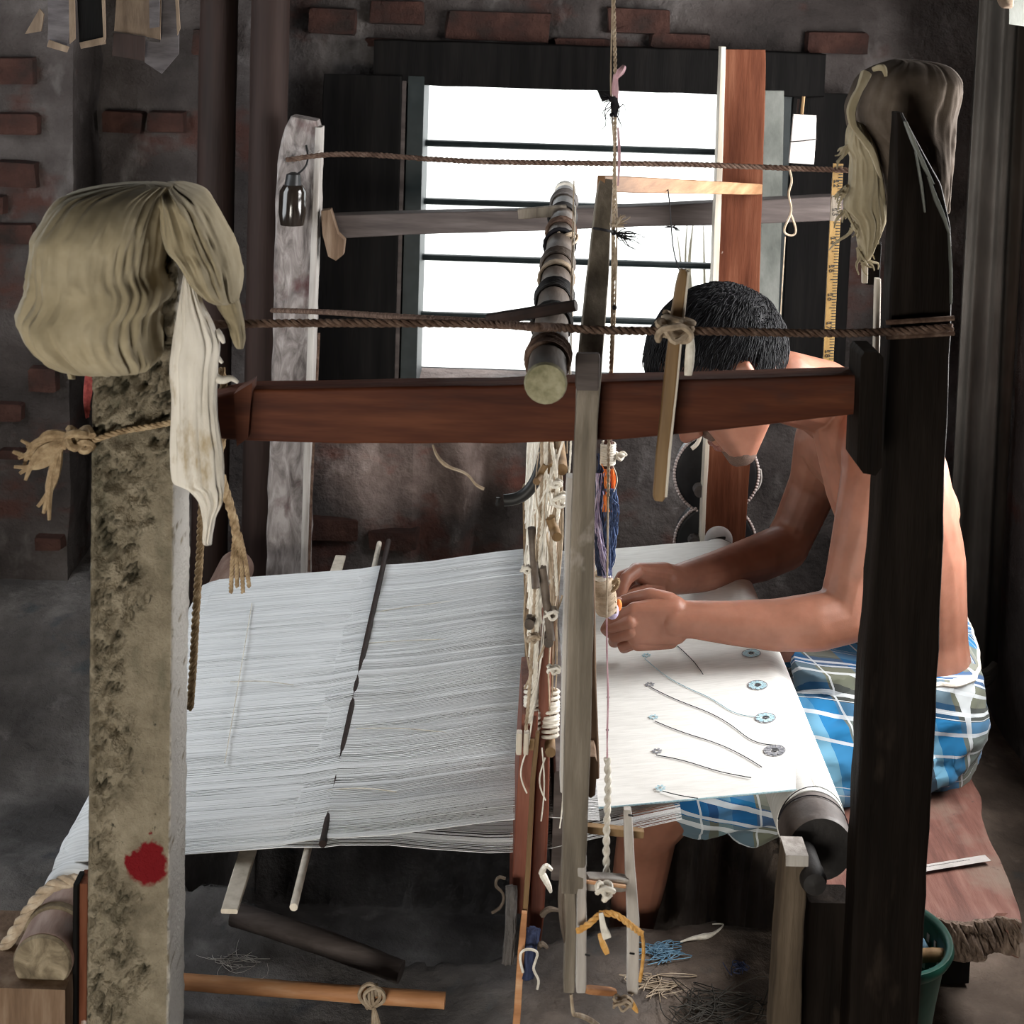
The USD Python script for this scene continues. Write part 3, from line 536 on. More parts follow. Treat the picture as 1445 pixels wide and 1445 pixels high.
fb = Thing('front_beam', 'reddish brown wooden cross beam between the concrete post and the dark post', 'beam')
fb.part('beam', board(*(lambda q: (np.array([(at(x, (a + b) / 2, 1.625) + [0, .02, 0]) for x, a, b in q]), np.array([(b - a) * mpp(1.625) for x, a, b in q]), np.full(len(q), .042)))(
    [(x, np.interp(x, [290, 345, 560, 700, 870, 1000, 1225], [560, 549, 545, 543, 537, 534, 528]), np.interp(x, [290, 345, 480, 700, 870, 1000, 1225], [622, 624, 628, 628, 622, 611, 584])) for x in np.linspace(296, 1228, 40)]), .004, .0012, 6), 'beam_red', smooth=35)
fb.part('end_wedge', plate([(330, 556), (356, 540), (350, 618), (334, 630)], 1.612, .03), 'beam_red')
fb.done()

lp = Thing('back_post', 'chipped grey whitewashed wooden post at the back left of the loom', 'post')
def gp():
    q = [(428, 168, 40), (424, 190, 54), (420, 240, 60), (417, 320, 60), (413, 480, 58), (408, 640, 60), (404, 805, 60), (399, 1000, 60), (396, 1120, 60)]
    return plank([(x, y, 2.80, w) for x, y, w in q], .07, .008, 60, .005, 11)
lp.part('shaft', gp(), 'grey_wood', smooth=35)
lp.part('edge_strip', plank([(449, 180, 2.795, 9), (440, 420, 2.795, 9), (433, 640, 2.795, 9), (428, 812, 2.795, 9)], .05, .002, 30, .001, 4), 'frame_pale', label='pale strip painting the window light along the edge')  # added pale strip: light on the post edge put into colour
lp.part('bracket', plate([(453, 298), (466, 296), (476, 330), (486, 340), (484, 360), (474, 368), (463, 362), (455, 330)], 2.79, .03), 'block_wood')
lp.done()
sw = Thing('lamp_holder', 'small dark bulb holder hung on the grey back post', 'lamp holder')
c = at(413, 285, 2.765)
sw.part('body', lathe([(-.045, .006), (-.043, .022), (-.02, .026), (.02, .025), (.032, .018), (.034, .008)], (c[0], c[1], c[2]), 'z', 20), 'glass_dark', smooth=40)
sw.part('cap', lathe([(.030, .010), (.032, .016), (.052, .013), (.056, .004)], (c[0], c[1], c[2]), 'z', 16), 'metal_dark')
sw.part('wire', tube([c + [.004, 0, .05], at(431, 235, 2.77), at(432, 205, 2.79)], .002, 6, 12), 'rubber_black')
sw.done()

bb = Thing('back_beam', 'dark wooden cross beam at the back, crossing the window', 'beam')
bb.part('beam', board(*(lambda q: (np.array([at(x, (a + b) / 2, 2.83) + [0, .02, 0] for x, a, b in q]), np.array([(b - a) * mpp(2.83) for x, a, b in q]), np.full(len(q), .045)))(
    [(x, np.interp(x, [455, 590, 760, 900, 1015, 1190], [304, 300, 296, 291, 285, 276]), np.interp(x, [455, 590, 760, 900, 1015, 1190], [338, 331, 326, 320, 318, 311])) for x in np.linspace(455, 1190, 30)]), .003, .0015, 8), 'beam_dark', smooth=35); bb.done()

bp = Thing('brown_plank', 'upright reddish brown plank in front of the right side of the window', 'plank')
bp.part('board', plank([(1050, 70, 2.74, 62), (1048, 160, 2.74, 63), (1043, 320, 2.74, 63), (1039, 480, 2.74, 63), (1025, 700, 2.74, 62), (1021, 780, 2.74, 61), (1012, 1050, 2.74, 60)], .03, .002, 60, .001, 5), 'plank_brown', smooth=35)
bp.part('pale_edge', plank([(1021, 66, 2.735, 7), (1017, 200, 2.735, 8), (1012, 330, 2.735, 9), (1007, 480, 2.735, 8), (994, 700, 2.735, 6), (991, 780, 2.735, 6)], .034, .001, 30, .0008, 2), 'bamboo_pale', label='pale left edge of the plank')  # separate paler strip along the left edge
bp.done()

pl = Thing('top_pole', 'thick bamboo pole bound with cloth rings, resting on the front beam', 'pole')
A, B = at(770, 541, 1.50), at(797, 276, 2.84); dirp = (B - A) / np.linalg.norm(B - A)
tt = np.linspace(0, 1, 60); node = sum(np.exp(-((tt - c) / .012) ** 2) for c in (.12, .33, .52, .74))
rad = (.0205 + .002 * node) * (1 + .0 * tt)
pl.part('bamboo', tube(A + (B - A) * tt[:, None], rad, 20, None, .03, 3), 'pole_bamboo', smooth=50)
pl.part('cut_end', tube([A - dirp * .004, A + dirp * .001], [.0205, .0222], 20), 'pole_end', smooth=30, label='pale sawn end facing the viewer')
for i, (s, w, mt) in enumerate(((.07, .030, 'jute_dark'), (.20, .022, 'roller_dark'), (.30, .035, 'roller_dark'), (.40, .02, 'string_tan'), (.47, .03, 'pole_bamboo'), (.60, .022, 'thread_black'), (.68, .03, 'jute_dark'), (.80, .03, 'roller_dark'), (.92, .04, 'roller_wrap'))):
    c = A + (B - A) * s; pl.part('binding', cat(*[wrap_turns(c + dirp * (o * w * .5), .0024, .0228 + .0010 * ((i + o) % 2), 5, dirp + np.array([.07, 0, .05 * (-1) ** (i + o)]), w / 6, i + o) for o in (0, 1)]), mt)
pl.part('white_tip', lathe([(0, .0), (.002, .012), (.012, .021), (.02, .022), (.06, .022)], B + dirp * .075 - [0, .0, -.004], 'y', 18).apply_transform(trimesh.transformations.scale_and_translate(1.0)) if False else tube([B + dirp * .03, B + dirp * .06, B + dirp * .075, B + dirp * .082], [.0215, .021, .015, .004], 18), 'string_white', smooth=50, label='white plastic tip at the far end')
pl.part('knot', cat(knot(at(800, 336, 2.3), .014, .0025, 1), knot(at(795, 440, 1.83), .012, .0022, 2)), 'string_tan'); pl.done()
single('peg', plank([(731, 303, 2.55, 15), (800, 297, 2.55, 15)][:2], .016, .002, 10, .001).copy(), 'sley_wood', 'short pale wedge tied under the far half of the top pole', 'peg')
single('stick', tube([at(689, 452, 1.66), at(740, 443, 1.64), at(813, 431, 1.62)], [.0075, .007, .0065], 8, 14, .08, 2), 'post_brown', 'short brown stick tied across the top pole above the rope', 'stick')

sl = Thing('sley_arm', 'long grey wooden loom arm hanging upright at the middle of the front', 'sley arm')
sl.part('arm', plank([(855, 259, 1.74, 21), (851, 300, 1.72, 24), (843, 400, 1.68, 31), (834, 500, 1.62, 34), (830, 560, 1.59, 33), (826, 640, 1.585, 31), (822, 760, 1.585, 34), (819, 900, 1.585, 37), (815, 1050, 1.585, 38), (811, 1200, 1.585, 36), (808, 1262, 1.585, 34)], .022, .002, 90, .0008, 7), 'sley_wood', smooth=35)
sl.part('splice', plank([(830, 500, 1.575, 36), (829, 552, 1.572, 34)], .012, .003, 10, .0006, 8), 'beam_dark', label='dark wooden splice block')
sl.part('painted_light_batten', plank([(806, 675, 1.64, 14), (804, 800, 1.64, 15), (800, 960, 1.64, 15), (797, 1120, 1.64, 15)], .02, .003, 30, .0008, 4), 'frame_pale', label='smooth pale batten behind the arm')  # grey plank coloured pale where the light strikes it
sl.part('reed_cap', plank([(833, 760, 1.70, 12), (835, 960, 1.70, 14), (838, 1100, 1.70, 18)], .03, .003, 20, .0006, 4), 'block_wood')
sl.part('side_block', plate([(831, 1068), (840, 1068), (843, 1076), (840, 1122), (834, 1126), (829, 1124)], 1.66, .05), 'block_wood', smooth=30)
sl.part('tie', tube([at(838, 322, 1.655), at(850, 324, 1.645), at(864, 327, 1.66)], .0016, 6, 8), 'thread_black'); sl.done()

single('reed', board(np.array([(at(796, 1000, 1.75)[0], y, .40) for y in np.linspace(1.75, 2.66, 20)]), np.full(20, .12) * 0 + .018, np.full(20, .14), .003, .0004, 3, (0, 0, 1.0)), 'beam_dark', 'dark wooden reed frame standing across the warp beside the loom arm', 'reed')

lt = Thing('lath', 'thin orange wooden lath running from the loom arm to the brown plank', 'lath')
lt.part('lath', board(np.linspace(at(848, 259, 1.74), at(1072, 267, 2.735), 24), np.full(24, .010), np.full(24, .020), .0015, .0006, 3, (0.0, 0.0, 1.0)), 'lath_orange', smooth=35); lt.done()
# ================================================================== warp, heddles, cloth, rollers
YN, YF = 1.75, 2.63                                   # near and far edge of the warp
RXL, RZL = at(60, 1358, 1.62)[0] - .0, at(60, 1358, 1.62)[2]
wr = Thing('warp_roller', 'thick wooden warp roller with white thread wound on it, bottom left', 'roller')
ROLL_W = .0335; ROLL_R = .043
wr.part('log', lathe([(1.620, .030), (1.622, ROLL_W), (1.66, ROLL_W * 1.02), (1.70, ROLL_W), (2.80, ROLL_W), (2.802, .03)], (RXL, 0, RZL), 'y', 40, .03, 2), 'warp_roller_wood', smooth=50)
wr.part('end_face', lathe([(1.6165, .031), (1.6205, .0332)], (RXL, 0, RZL), 'y', 40, .03, 2), 'end_grain', smooth=20, label='dark rough end grain facing the viewer')
wr.part('wound_warp', lathe([(YN - .018, ROLL_W)] + [(YN - .012 + (YF + .01 - YN) * i / 60, ROLL_R + .0016 * math.sin(i * 2.4) * (i < 9) + (-.004 if i < 4 else 0)) for i in range(61)] + [(YF + .012, ROLL_W)], (RXL, 0, RZL), 'y', 48, .01, 5), 'warp_white', smooth=50)
wr.part('rim', lathe([(1.665, ROLL_W), (1.667, .037), (1.676, .037), (1.678, ROLL_W)], (RXL, 0, RZL), 'y', 40), 'end_grain'); wr.done()
single('rope', rope([at(128, 1247, 1.69), at(100, 1243, 1.69), at(72, 1252, 1.685), at(48, 1275, 1.68), at(28, 1305, 1.675), at(0, 1345, 1.67), at(-40, 1395, 1.665)], .0075, .04, 3, 8), 'string_tan', 'twisted tan rope looped over the warp roller and off to the left', 'rope')
single('support_block', lumpy(at(-60, 1520, 1.60) * [1, 0, 0] + [0, 1.60, 0], at(92, 1397, 1.60) * [1, 0, 1] + [0, 1.74, 0], .02, .004, 6), 'block_wood', 'rough wooden block carrying the warp roller in the bottom left corner', 'block')
sb = Thing('side_stake', 'narrow upright brown board between the warp roller and the concrete post', 'stake')
sb.part('board', plank([(116, 1248, 1.635, 16), (114, 1470, 1.635, 16), (110, 1800, 1.635, 16)], .03, .002, 16, .0006, 2), 'plank_brown')
sb.part('edge', plank([(106, 1250, 1.628, 8), (105, 1470, 1.628, 8), (101, 1800, 1.628, 8)], .03, .002, 16, .0006, 3), 'dark_timber', label='dark grooved edge'); sb.done()

ZL = RZL + ROLL_R
CRX, CRZ, CRR = at(1120, 1160, 1.86)[0] + .004, .398, .0435
ZC = CRZ + CRR                                         # top of the cloth roll = height of the woven cloth
XH, XF = at(766, 1000, 1.76)[0], at(846, 1100, 1.78)[0]     # heddles, fell of the cloth
ZH = ZL + (ZC - ZL) * (XH - RXL) / (CRX - RXL)
def sheet_z(x): return ZL + (ZC - ZL) * (x - RXL) / (CRX - RXL)
XA, XB_, XC = at(343, 1195, 1.74)[0], at(455, 1195, 1.74)[0], at(446, 1195, 1.74)[0]
def ribbon(P, w, t):
    n = len(P); W = np.broadcast_to(w, (n,))[:, None]; y = np.array([0, 1.0, 0]); z = np.array([0, 0, 1.0])
    return np.stack([P - y * W - z * t, P + y * W - z * t, P + y * W + z * t, P - y * W + z * t], 1)
def threads(N, layer, seed):
    g = np.random.default_rng(seed); out = []; base = 0; VV, FF = [], []
    for i in range(N):
        s = (i + .5) / N; y = YN + (YF - YN) * s + g.normal(0, .0004)
        xs = np.array([RXL - .03, RXL, RXL + .07, XA, (XA + XB_) / 2, XB_ - .02, XB_, XB_ + .02, XB_ + .08, (XB_ + XH) / 2, XH - .06, XH, XF + (.0 if layer else .10)])
        z = np.array([sheet_z(x) for x in xs]); z[0] = ZL - .012
        up = .0042 if layer else -.0042; z[6] += up; z[5] += up * .6; z[7] += up * .7
        o = .012 if layer else -.030
        z[8] += o * .25; z[9] += o * .55; z[10] += o * .9; z[11] += o; z[12] = sheet_z(xs[12]) + (0 if layer else -.006)
        z = z + .0018 * (meshkit.noise(np.stack([xs * 5, np.full(len(xs), s * 26.), np.full(len(xs), layer * 3.)], 1), 4) - .5) * 2
        yy = y + .0042 * (meshkit.noise(np.stack([xs * 3.2, np.full(len(xs), s * 70.), np.full(len(xs), layer * 7.)], 1), 8) - .5) * 2
        if s < .035: z = z - .003 * (1 - s / .035)
        P = np.stack([xs, yy, z], 1); w = np.interp(xs, [RXL, XA, XB_, XH, XF], [.00125, .00112, .00080, .00030, .00036]) * g.uniform(.7, 1.2)
        R = ribbon(P, w, .0004); n, k = R.shape[:2]; a, b = np.meshgrid(np.arange(n - 1), np.arange(4), indexing='ij'); q = np.stack([a * 4 + b, a * 4 + (b + 1) % 4, (a + 1) * 4 + (b + 1) % 4, (a + 1) * 4 + b], -1).reshape(-1, 4)[:, ::-1] + base
        VV.append(R.reshape(-1, 3)); FF += [q[:, [0, 1, 2]], q[:, [0, 2, 3]]]; base += n * 4
    return trimesh.Trimesh(np.vstack(VV), np.vstack(FF), process=False)
wp = Thing('warp', 'sheet of fine white warp threads stretched from the left roller to the heddles', 'warp threads')
wp.part('threads', threads(430, 1, 1), 'warp_white', kind='stuff', smooth=False, label='upper half of the threads')
wp.part('threads', threads(430, 0, 2), 'warp_white', kind='stuff', smooth=False, label='lower half of the threads')
wp.part('crossed_thread', cat(*[tube([(x0, y0, sheet_z(x0) + .004), ((x0 + x1) / 2, (y0 + y1) / 2 + .004, sheet_z((x0 + x1) / 2) + .006), (x1, y1, sheet_z(x1) + .005)], .0008, 5, 14) for x0, y0, x1, y1 in ((-.42, 2.5, -.36, 1.95), (-.2, 2.3, .0, 2.27), (-.19, 2.02, -.05, 1.98), (-.4, 2.2, -.3, 2.17), (-.2, 2.42, .02, 2.44), (-.21, 1.86, -.12, 1.84))]), 'string_white')
wp.done()
# shed rods
za, zb = sheet_z(XA) - .010, sheet_z(XB_)
single('lease_rod', board(np.linspace((XA + .0, 1.655, za - .012), (XA + .004, 2.72, za + .002), 20), np.full(20, .021), np.full(20, .006), .002, .0005, 2, (0, 0, 1.0)), 'bamboo_pale', 'flat pale bamboo slat passing under the warp, leftmost of the three rods', 'rod', 'rods in the warp')
single('lease_rod', tube([(XB_, 1.742, zb - .0), (XB_ - .003, 2.2, zb + .001), (XB_ - .004, 2.73, zb + .010)], .0048, 10, 20), 'post_brown', 'thin dark round rod threaded across the top of the warp', 'rod', 'rods in the warp')
single('lease_rod', tube([(XC - .012, 1.64, zb - .016), (XC - .012, 2.2, zb - .012), (XC - .016, 2.76, zb - .006)], .0048, 10, 20), 'bamboo_pale', 'thin pale round stick under the warp beside the dark rod', 'rod', 'rods in the warp')

# woven cloth with its little flowers
wc = Thing('woven_cloth', 'bright white woven cloth with small blue and grey flowers under the hands of the weaver', 'cloth')
YCL, YCR = atz(845, 1136, sheet_z(XF))[1], atz(1098, 1107, ZC)[1]
def cloth():
    xs = list(np.linspace(XF, CRX, 40)); ang = np.linspace(0, 4.0, 36); prof = [(x, sheet_z(x)) for x in xs] + [(CRX + (CRR + .0006) * math.sin(a), CRZ + (CRR + .0006) * math.cos(a)) for a in ang[1:]]
    prof = np.array(prof); ny = 60; ys = np.linspace(YN - .002, YF, ny); P = np.zeros((len(prof), ny, 3)); P[..., 0] = prof[:, :1]; P[..., 2] = prof[:, 1:]; y0c = np.interp(prof[:, 0], [XF, CRX], [YCL, YCR]); y0c[40:] = YCR; P[..., 1] = y0c[:, None] + (YF - y0c[:, None]) * np.linspace(0, 1, ny)[None]
    d = (meshkit.fbm(P * [9, 9, 9], 3, 4) - .5) * .004; d[40:] *= .2
    P[:40, :, 2] += d[:40] ; P[:40, :4, 2] -= np.array([.003, .0015, .0007, .0002]); t = np.array([0, 0, -.0012])
    top = P; bot = P + t; bot[40:] = P[40:] - np.stack([np.sin(ang[1:]) * .0 , np.zeros(35), np.zeros(35)], 1)[:, None]; nrm = np.stack([np.sin(ang[1:]), np.zeros(35), np.cos(ang[1:])], 1)[:, None] * -.0012; bot[40:] = P[40:] + nrm
    return skin_rings(np.concatenate([top, bot[:, ::-1]], 1))
wc.part('cloth', cloth(), 'woven_white', smooth=35)
wc.part('selvage', tube([(x, float(np.interp(x, [XF, CRX], [YCL - .001, YCR - .001])), sheet_z(x) - .0035) for x in np.linspace(XF, CRX, 20)], .0012, 5), 'motif_blue')
def on_cloth(px, py, dz=.0006):
    z = ZC
    for _ in range(4):
        p = atz(px, py, z); z = sheet_z(p[0]) + (meshkit.fbm(np.array([p[0], p[1], sheet_z(p[0])]) * 9, 3, 4) - .5) * .004
    p = atz(px, py, z + dz); return p
def surf(x, y):
    z = np.array([sheet_z(a) for a in np.ravel(x)]).reshape(np.shape(x)); return z + (meshkit.fbm(np.stack([x, y, z], -1) * 9, 3, 4) - .5) * .004
def conform(m, dz=.0009):
    v = m.vertices.copy(); v[:, 2] = v[:, 2] - v[:, 2].min() + surf(v[:, 0], v[:, 1]) + dz; m.vertices = v; return m
def flower(c, r, n, seed):
    out = []
    for i in range(n):
        a = i * 2 * np.pi / n + .2; q = c + np.array([math.cos(a), math.sin(a), 0]) * r * .72; m = trimesh.creation.cylinder(r * .215, .0003, sections=8); m.apply_scale([1, 1.15 if i % 2 else .9, 1]); m.apply_translation(q); out.append(m)
    m = trimesh.creation.annulus(r * .40, r * .56, .0004, sections=20); m.apply_translation(c); out.append(m); return conform(cat(*out))
def flower_eye(c, r):
    m = trimesh.creation.annulus(r * .12, r * .26, .0005, sections=14); m.apply_translation(c); w = trimesh.creation.annulus(r * .92, r * 1.0, .0004, sections=24); w.apply_translation(c); return conform(m), conform(w)
lc = [(912, 925, 'b'), (917, 966, 'g'), (922, 1012, 'b'), (927, 1060, 'g'), (932, 1112, 'b')]; rc = [(1060, 922, 'b'), (1069, 967, 'b'), (1080, 1013, 'b'), (1093, 1059, 'g')]
for i, (x, y, c) in enumerate(lc): wc.part('flower', flower(on_cloth(x, y), .0075, 7, i), 'motif_blue' if c == 'b' else 'motif_grey', smooth=20)
for i, (x, y, c) in enumerate(rc): wc.part('flower', flower(on_cloth(x, y), .0140, 10, 20 + i), 'motif_blue' if c == 'b' else 'motif_grey', smooth=20); e_, o_ = flower_eye(on_cloth(x, y), .0140); wc.part('flower_eye', e_, 'float_grey', smooth=20); wc.part('flower_outline', o_, 'motif_grey', smooth=20)
for pts, mt in (([(918, 970), (960, 990), (1000, 1006), (1040, 1030), (1076, 1050), (1095, 1052)], 'motif_grey'), ([(924, 1018), (970, 1036), (1020, 1053), (1054, 1070), (1075, 1083)], 'motif_grey'), ([(926, 1066), (965, 1074), (1015, 1089), (1060, 1098)], 'motif_grey'),
                ([(910, 930), (960, 966), (1010, 990), (1050, 1010), (1066, 1012)], 'motif_blue'), ([(956, 912), (975, 930), (992, 952)], 'motif_grey'), ([(935, 1117), (965, 1124), (985, 1127)], 'motif_grey')):
    q_ = spline([on_cloth(x, y) for x, y in pts], 30); q_[:, 2] = surf(q_[:, 0], q_[:, 1]) + .0012; wc.part('float_thread', tube(q_, .0006, 5), 'float_grey' if mt == 'motif_grey' else mt)
wc.done()
cr = Thing('cloth_roller', 'dark wrapped cloth roller at the right end of the loom', 'roller')
cr.part('tube', lathe([(1.722, .030), (1.720, .0385), (1.726, .041), (1.80, .0415), (1.802, .0405), (1.86, .0412), (2.645, .0412), (2.645, .01)], (CRX, 0, CRZ), 'y', 40, .01, 3), 'roller_wrap', smooth=50)
cr.part('wound_cloth', lathe([(YCR - .010, .0412), (YCR - .009, CRR - .001), (YCR + .01, CRR - .0007), (YF, CRR - .0007), (YF + .01, .0412)], (CRX, 0, CRZ), 'y', 48, .006, 4), 'woven_white', smooth=50)
cr.part('cord', cat(tube([(CRX + .0425 * math.sin(a), 1.785 + .03 * (a / 3.0) ** 1.0, CRZ + .0425 * math.cos(a)) for a in np.linspace(-1.4, 1.6, 24)], .0008, 5), tube([(CRX + .0425 * math.sin(a), 1.765 - .004 * a, CRZ + .0425 * math.cos(a)) for a in np.linspace(-1.4, 1.6, 24)], .0007, 5)), 'thread_black')
cr.part('end_disc', lathe([(1.7165, .0), (1.7195, .0385)], (CRX, 0, CRZ), 'y', 32), 'roller_dark')
cr.part('axle', lathe([(1.650, .0), (1.652, .013), (1.66, .0155), (1.675, .0155), (1.677, .0145), (1.73, .0145)], (at(1148, 1243, 1.66)[0], 0, at(1148, 1243, 1.66)[2]), 'y', 24), 'roller_dark', smooth=40); cr.done()
st = Thing('roller_stake', 'rough upright wooden stake with a pale cut top, holding the cloth roller', 'stake')
st.part('stake', plank([(1124, 1208, 1.665, 32), (1122, 1240, 1.665, 34), (1116, 1330, 1.665, 38), (1110, 1460, 1.665, 44), (1102, 1770, 1.665, 52)], .04, .004, 50, .003, 8), 'stake_wood', smooth=35)
st.part('cut_top', lumpy(at(1109, 1222, 1.665), at(1141, 1208, 1.665) + [0, .04, 0], .01, .0015, 3), 'frame_pale', label='pale cut top'); st.done()
single('roller_board', plank([(1172, 1275, 1.712, 66), (1168, 1400, 1.712, 74), (1164, 1720, 1.712, 82)], .04, .004, 30, .003, 9), 'post_black', 'dark board between the stake and the tall dark post', 'board')
single('red_strip', plank([(1100, 1340, 1.70, 10), (1097, 1460, 1.70, 10), (1094, 1730, 1.70, 10)], .012, .002, 12, .001, 2), 'board_red', 'thin dark red strip just left of the wooden stake', 'strip')

# heddles: strings hung between dowels that run away from the viewer
SHAFTS = []
HX = [(at(778, 660, 1.735), at(750, 1040, 1.735)), (at(792, 660, 1.735), at(776, 1050, 1.735))]
for hi, (tp, bt) in enumerate(HX):
    h = Thing('heddle_shaft', ('outer' if hi == 0 else 'inner') + ' heddle shaft of white strings, ' + ('nearer the warp roller' if hi == 0 else 'nearer the loom arm'), 'heddle', 'heddle shafts')
    zt, zb2 = tp[2], bt[2]
    h.part('top_dowel', tube([(tp[0], 1.715, zt + .004), (tp[0], 2.2, zt), (tp[0] + .003, 2.66, zt)], .007, 10, 16, .04, 3), 'bamboo_tan')
    h.part('bottom_dowel', tube([(bt[0], 1.715, zb2), (bt[0], 2.2, zb2), (bt[0], 2.66, zb2)], .0065, 10, 16, .04, 5), 'bamboo_tan')
    g = np.random.default_rng(20 + hi); S = []
    for i in range(150):
        y = 1.737 + (i / 149) ** 1.1 * .90; dx = g.normal(0, .0030, 4); dx[0] *= .3
        P = [(tp[0] + dx[0], y, zt), (tp[0] + (bt[0] - tp[0]) * .33 + dx[1], y + g.normal(0, .003), zt + (zb2 - zt) * .33), (tp[0] + (bt[0] - tp[0]) * .66 + dx[2], y + g.normal(0, .003), zt + (zb2 - zt) * .66), (bt[0] + dx[3] * .6, y, zb2)]
        S.append(tube(P, .0011, 4, 9))
    h.part('strings', cat(*S), 'string_white' if hi == 0 else 'string_tan', kind='stuff')
    h.part('cotton_wrap', cat(*[wrap_turns((bt[0], 1.737 + j * .006, zb2 + .02 + .014 * j), .0022, .009, 4, (0, .3, 1), .006, j) for j in range(3)]), 'string_white')
    h.part('end_loop', cat(tube([(bt[0] - .006, 1.71, zb2 - .004), (bt[0] - .012, 1.705, zb2 - .03), (bt[0] - .004, 1.708, zb2 - .055)], .001, 5, 10), tube([(bt[0] + .012, 1.71, zb2), (bt[0] + .016, 1.705, zb2 - .04), (bt[0] + .014, 1.71, zb2 - .09)], .0009, 5, 10)), 'string_white', kind='stuff')
    SHAFTS.append(h)
H0 = SHAFTS[0]
# bamboo pegs and knots in the heddle cords
for i, (a, b, r, lab) in enumerate(((((770, 655), (757, 680), .006, 'short pale bamboo peg at the top of the heddle cords')), ((776, 730), (786, 758), .0085, 'brown bamboo peg in the heddle cords, highest of the thick pegs'), ((750, 745), (756, 830), .0065, 'long thin brown peg down the left of the heddle cords'), ((765, 800), (778, 905), .007, 'long brown peg slanting down the middle of the heddle cords'), ((750, 870), (747, 882), .008, 'stubby dark peg low on the left of the heddle cords'), ((775, 893), (774, 907), .008, 'round dark peg end beside the red board'))):
    H0.part('peg', tube([at(*a, 1.70), (at(*a, 1.70) + at(*b, 1.70)) / 2, at(*b, 1.685)], r * .72, 12, 8, .05, i), 'bamboo_tan' if i < 2 else 'pole_bamboo', label=lab)
for i, (x, y, R, mt, lab) in enumerate(((784, 683, .0055, 'string_white', 'small white knot above the tangled cord'), (788, 705, .010, 'string_white', 'tangled white cord at the loom arm'), (778, 866, .007, 'string_white', 'looped white knot at the middle of the heddle cords'), (752, 900, .006, 'string_tan', 'tan knot low on the heddle cords'), (781, 944, .0055, 'string_white', 'fluffy white tuft beside the red board'), (742, 803, .0045, 'string_white', 'knot at the end of the loose white cord'))):
    H0.part('knot', knot(at(x, y, 1.695), R, .0018, i, 3), mt)
g = np.random.default_rng(77)
for i in range(22):
    y0_ = g.uniform(620, 900); y1_ = y0_ + g.uniform(60, 190); x0_ = np.interp(y0_, [620, 1040], [778, 752]) + g.normal(0, 11); x1_ = np.interp(y1_, [620, 1040], [778, 752]) + g.normal(0, 10)
    H0.part('cord', tube([at(x0_, y0_, 1.712), at((x0_ + x1_) / 2 + g.normal(0, 5), (y0_ + y1_) / 2, 1.70 + g.normal(0, .006)), at(x1_, y1_, 1.708)], g.uniform(.0007, .0016), 5, 14, .2, i), 'string_white' if i % 3 else 'string_tan')
H0.part('cord', tube([at(744, 770, 1.70), at(741, 785, 1.69), at(743, 802, 1.70)], .0014, 6, 10), 'string_white')
for i, (pts, r, mt, lab) in enumerate((([(778, 625), (782, 650), (786, 680), (788, 720), (783, 760), (784, 800), (786, 840)], .0022, 'string_white', 'thick white heddle cord beside the loom arm'), ([(771, 600), (769, 680), (760, 800), (757, 900), (752, 990), (747, 1020)], .0026, 'string_white', 'long white heddle cord down the front'), ([(764, 600), (764, 690), (755, 830), (748, 960), (742, 1030)], .0022, 'string_tan', 'long tan heddle cord at the left edge'), ([(806, 600), (805, 640), (801, 690)], .0012, 'string_white', 'thin white cord from the pole to the pale batten'), ([(810, 255), (806, 400), (803, 540), (800, 640)], .0008, 'string_tan', 'very thin cord hanging beside the top pole'), ([(812, 290), (808, 420), (805, 545)], .0008, 'string_white', 'fine pale cord hanging close to the loom arm'))):
    H0.part('cord', rope([at(x, y, 1.70 if y > 560 else 1.75) for x, y in pts], r, r * 9, 3, 5, .15, i) if r > .001 else tube([at(x, y, 1.78) for x, y in pts], r, 5, 20), mt)
for h in SHAFTS: h.done()
# red boards and slats hanging under the heddles
single('red_board', plank([(748, 1010, 1.72, 24), (742, 1120, 1.72, 26), (735, 1250, 1.72, 27), (731, 1290, 1.72, 26)], .16, .003, 30, .0008, 5), 'board_red', 'dark red board hanging below the outer heddle shaft', 'board', 'red boards under the heddles')
single('red_board', plank([(772, 880, 1.735, 12), (768, 1000, 1.735, 18), (764, 1150, 1.735, 22), (757, 1300, 1.735, 22), (752, 1340, 1.735, 20)], .16, .003, 30, .0008, 6), 'board_red', 'dark red board hanging next to the loom arm', 'board', 'red boards under the heddles')
single('bamboo_strip', plank([(759, 1035, 1.70, 6), (752, 1100, 1.70, 7), (745, 1230, 1.70, 7), (740, 1300, 1.70, 7), (736, 1345, 1.70, 8)], .008, .001, 24, .0005, 7), 'bamboo_tan', 'thin tan bamboo slat between the red boards', 'slat')
single('bamboo_strip', plank([(740, 1290, 1.69, 9), (735, 1350, 1.69, 10), (730, 1430, 1.69, 11), (726, 1480, 1.69, 11)], .008, .001, 20, .0005, 8), 'bamboo_orange', 'orange slat reaching the floor under the red boards', 'slat')
single('bamboo_clip', cat(plank([(733, 1036, 1.70, 9), (732, 1066, 1.70, 9)], .012, .002, 8), plank([(743, 1036, 1.70, 8), (742, 1066, 1.70, 8)], .012, .002, 8)), 'bamboo_pale', 'split pale bamboo clip under the white cotton wrapping', 'clip')
for i, (pts, w, lab) in enumerate((([(722, 1250), (721, 1300), (716, 1360)], 14, 'dusty rag strip hanging at the left of the red boards'), ([(752, 1310), (748, 1345), (742, 1380)], 20, 'dark wrapped bundle with white loop at the foot of the red boards'))):
    single('rag_strip', drape([(x - w / 2, y) for x, y in pts], [(x + w / 2, y) for x, y in pts], 1.70, .009, (14, .009), 30, 50, 30 + i), 'mud_floor' if i == 0 else 'thread_navy', lab, 'rag', 'rags under the heddles')
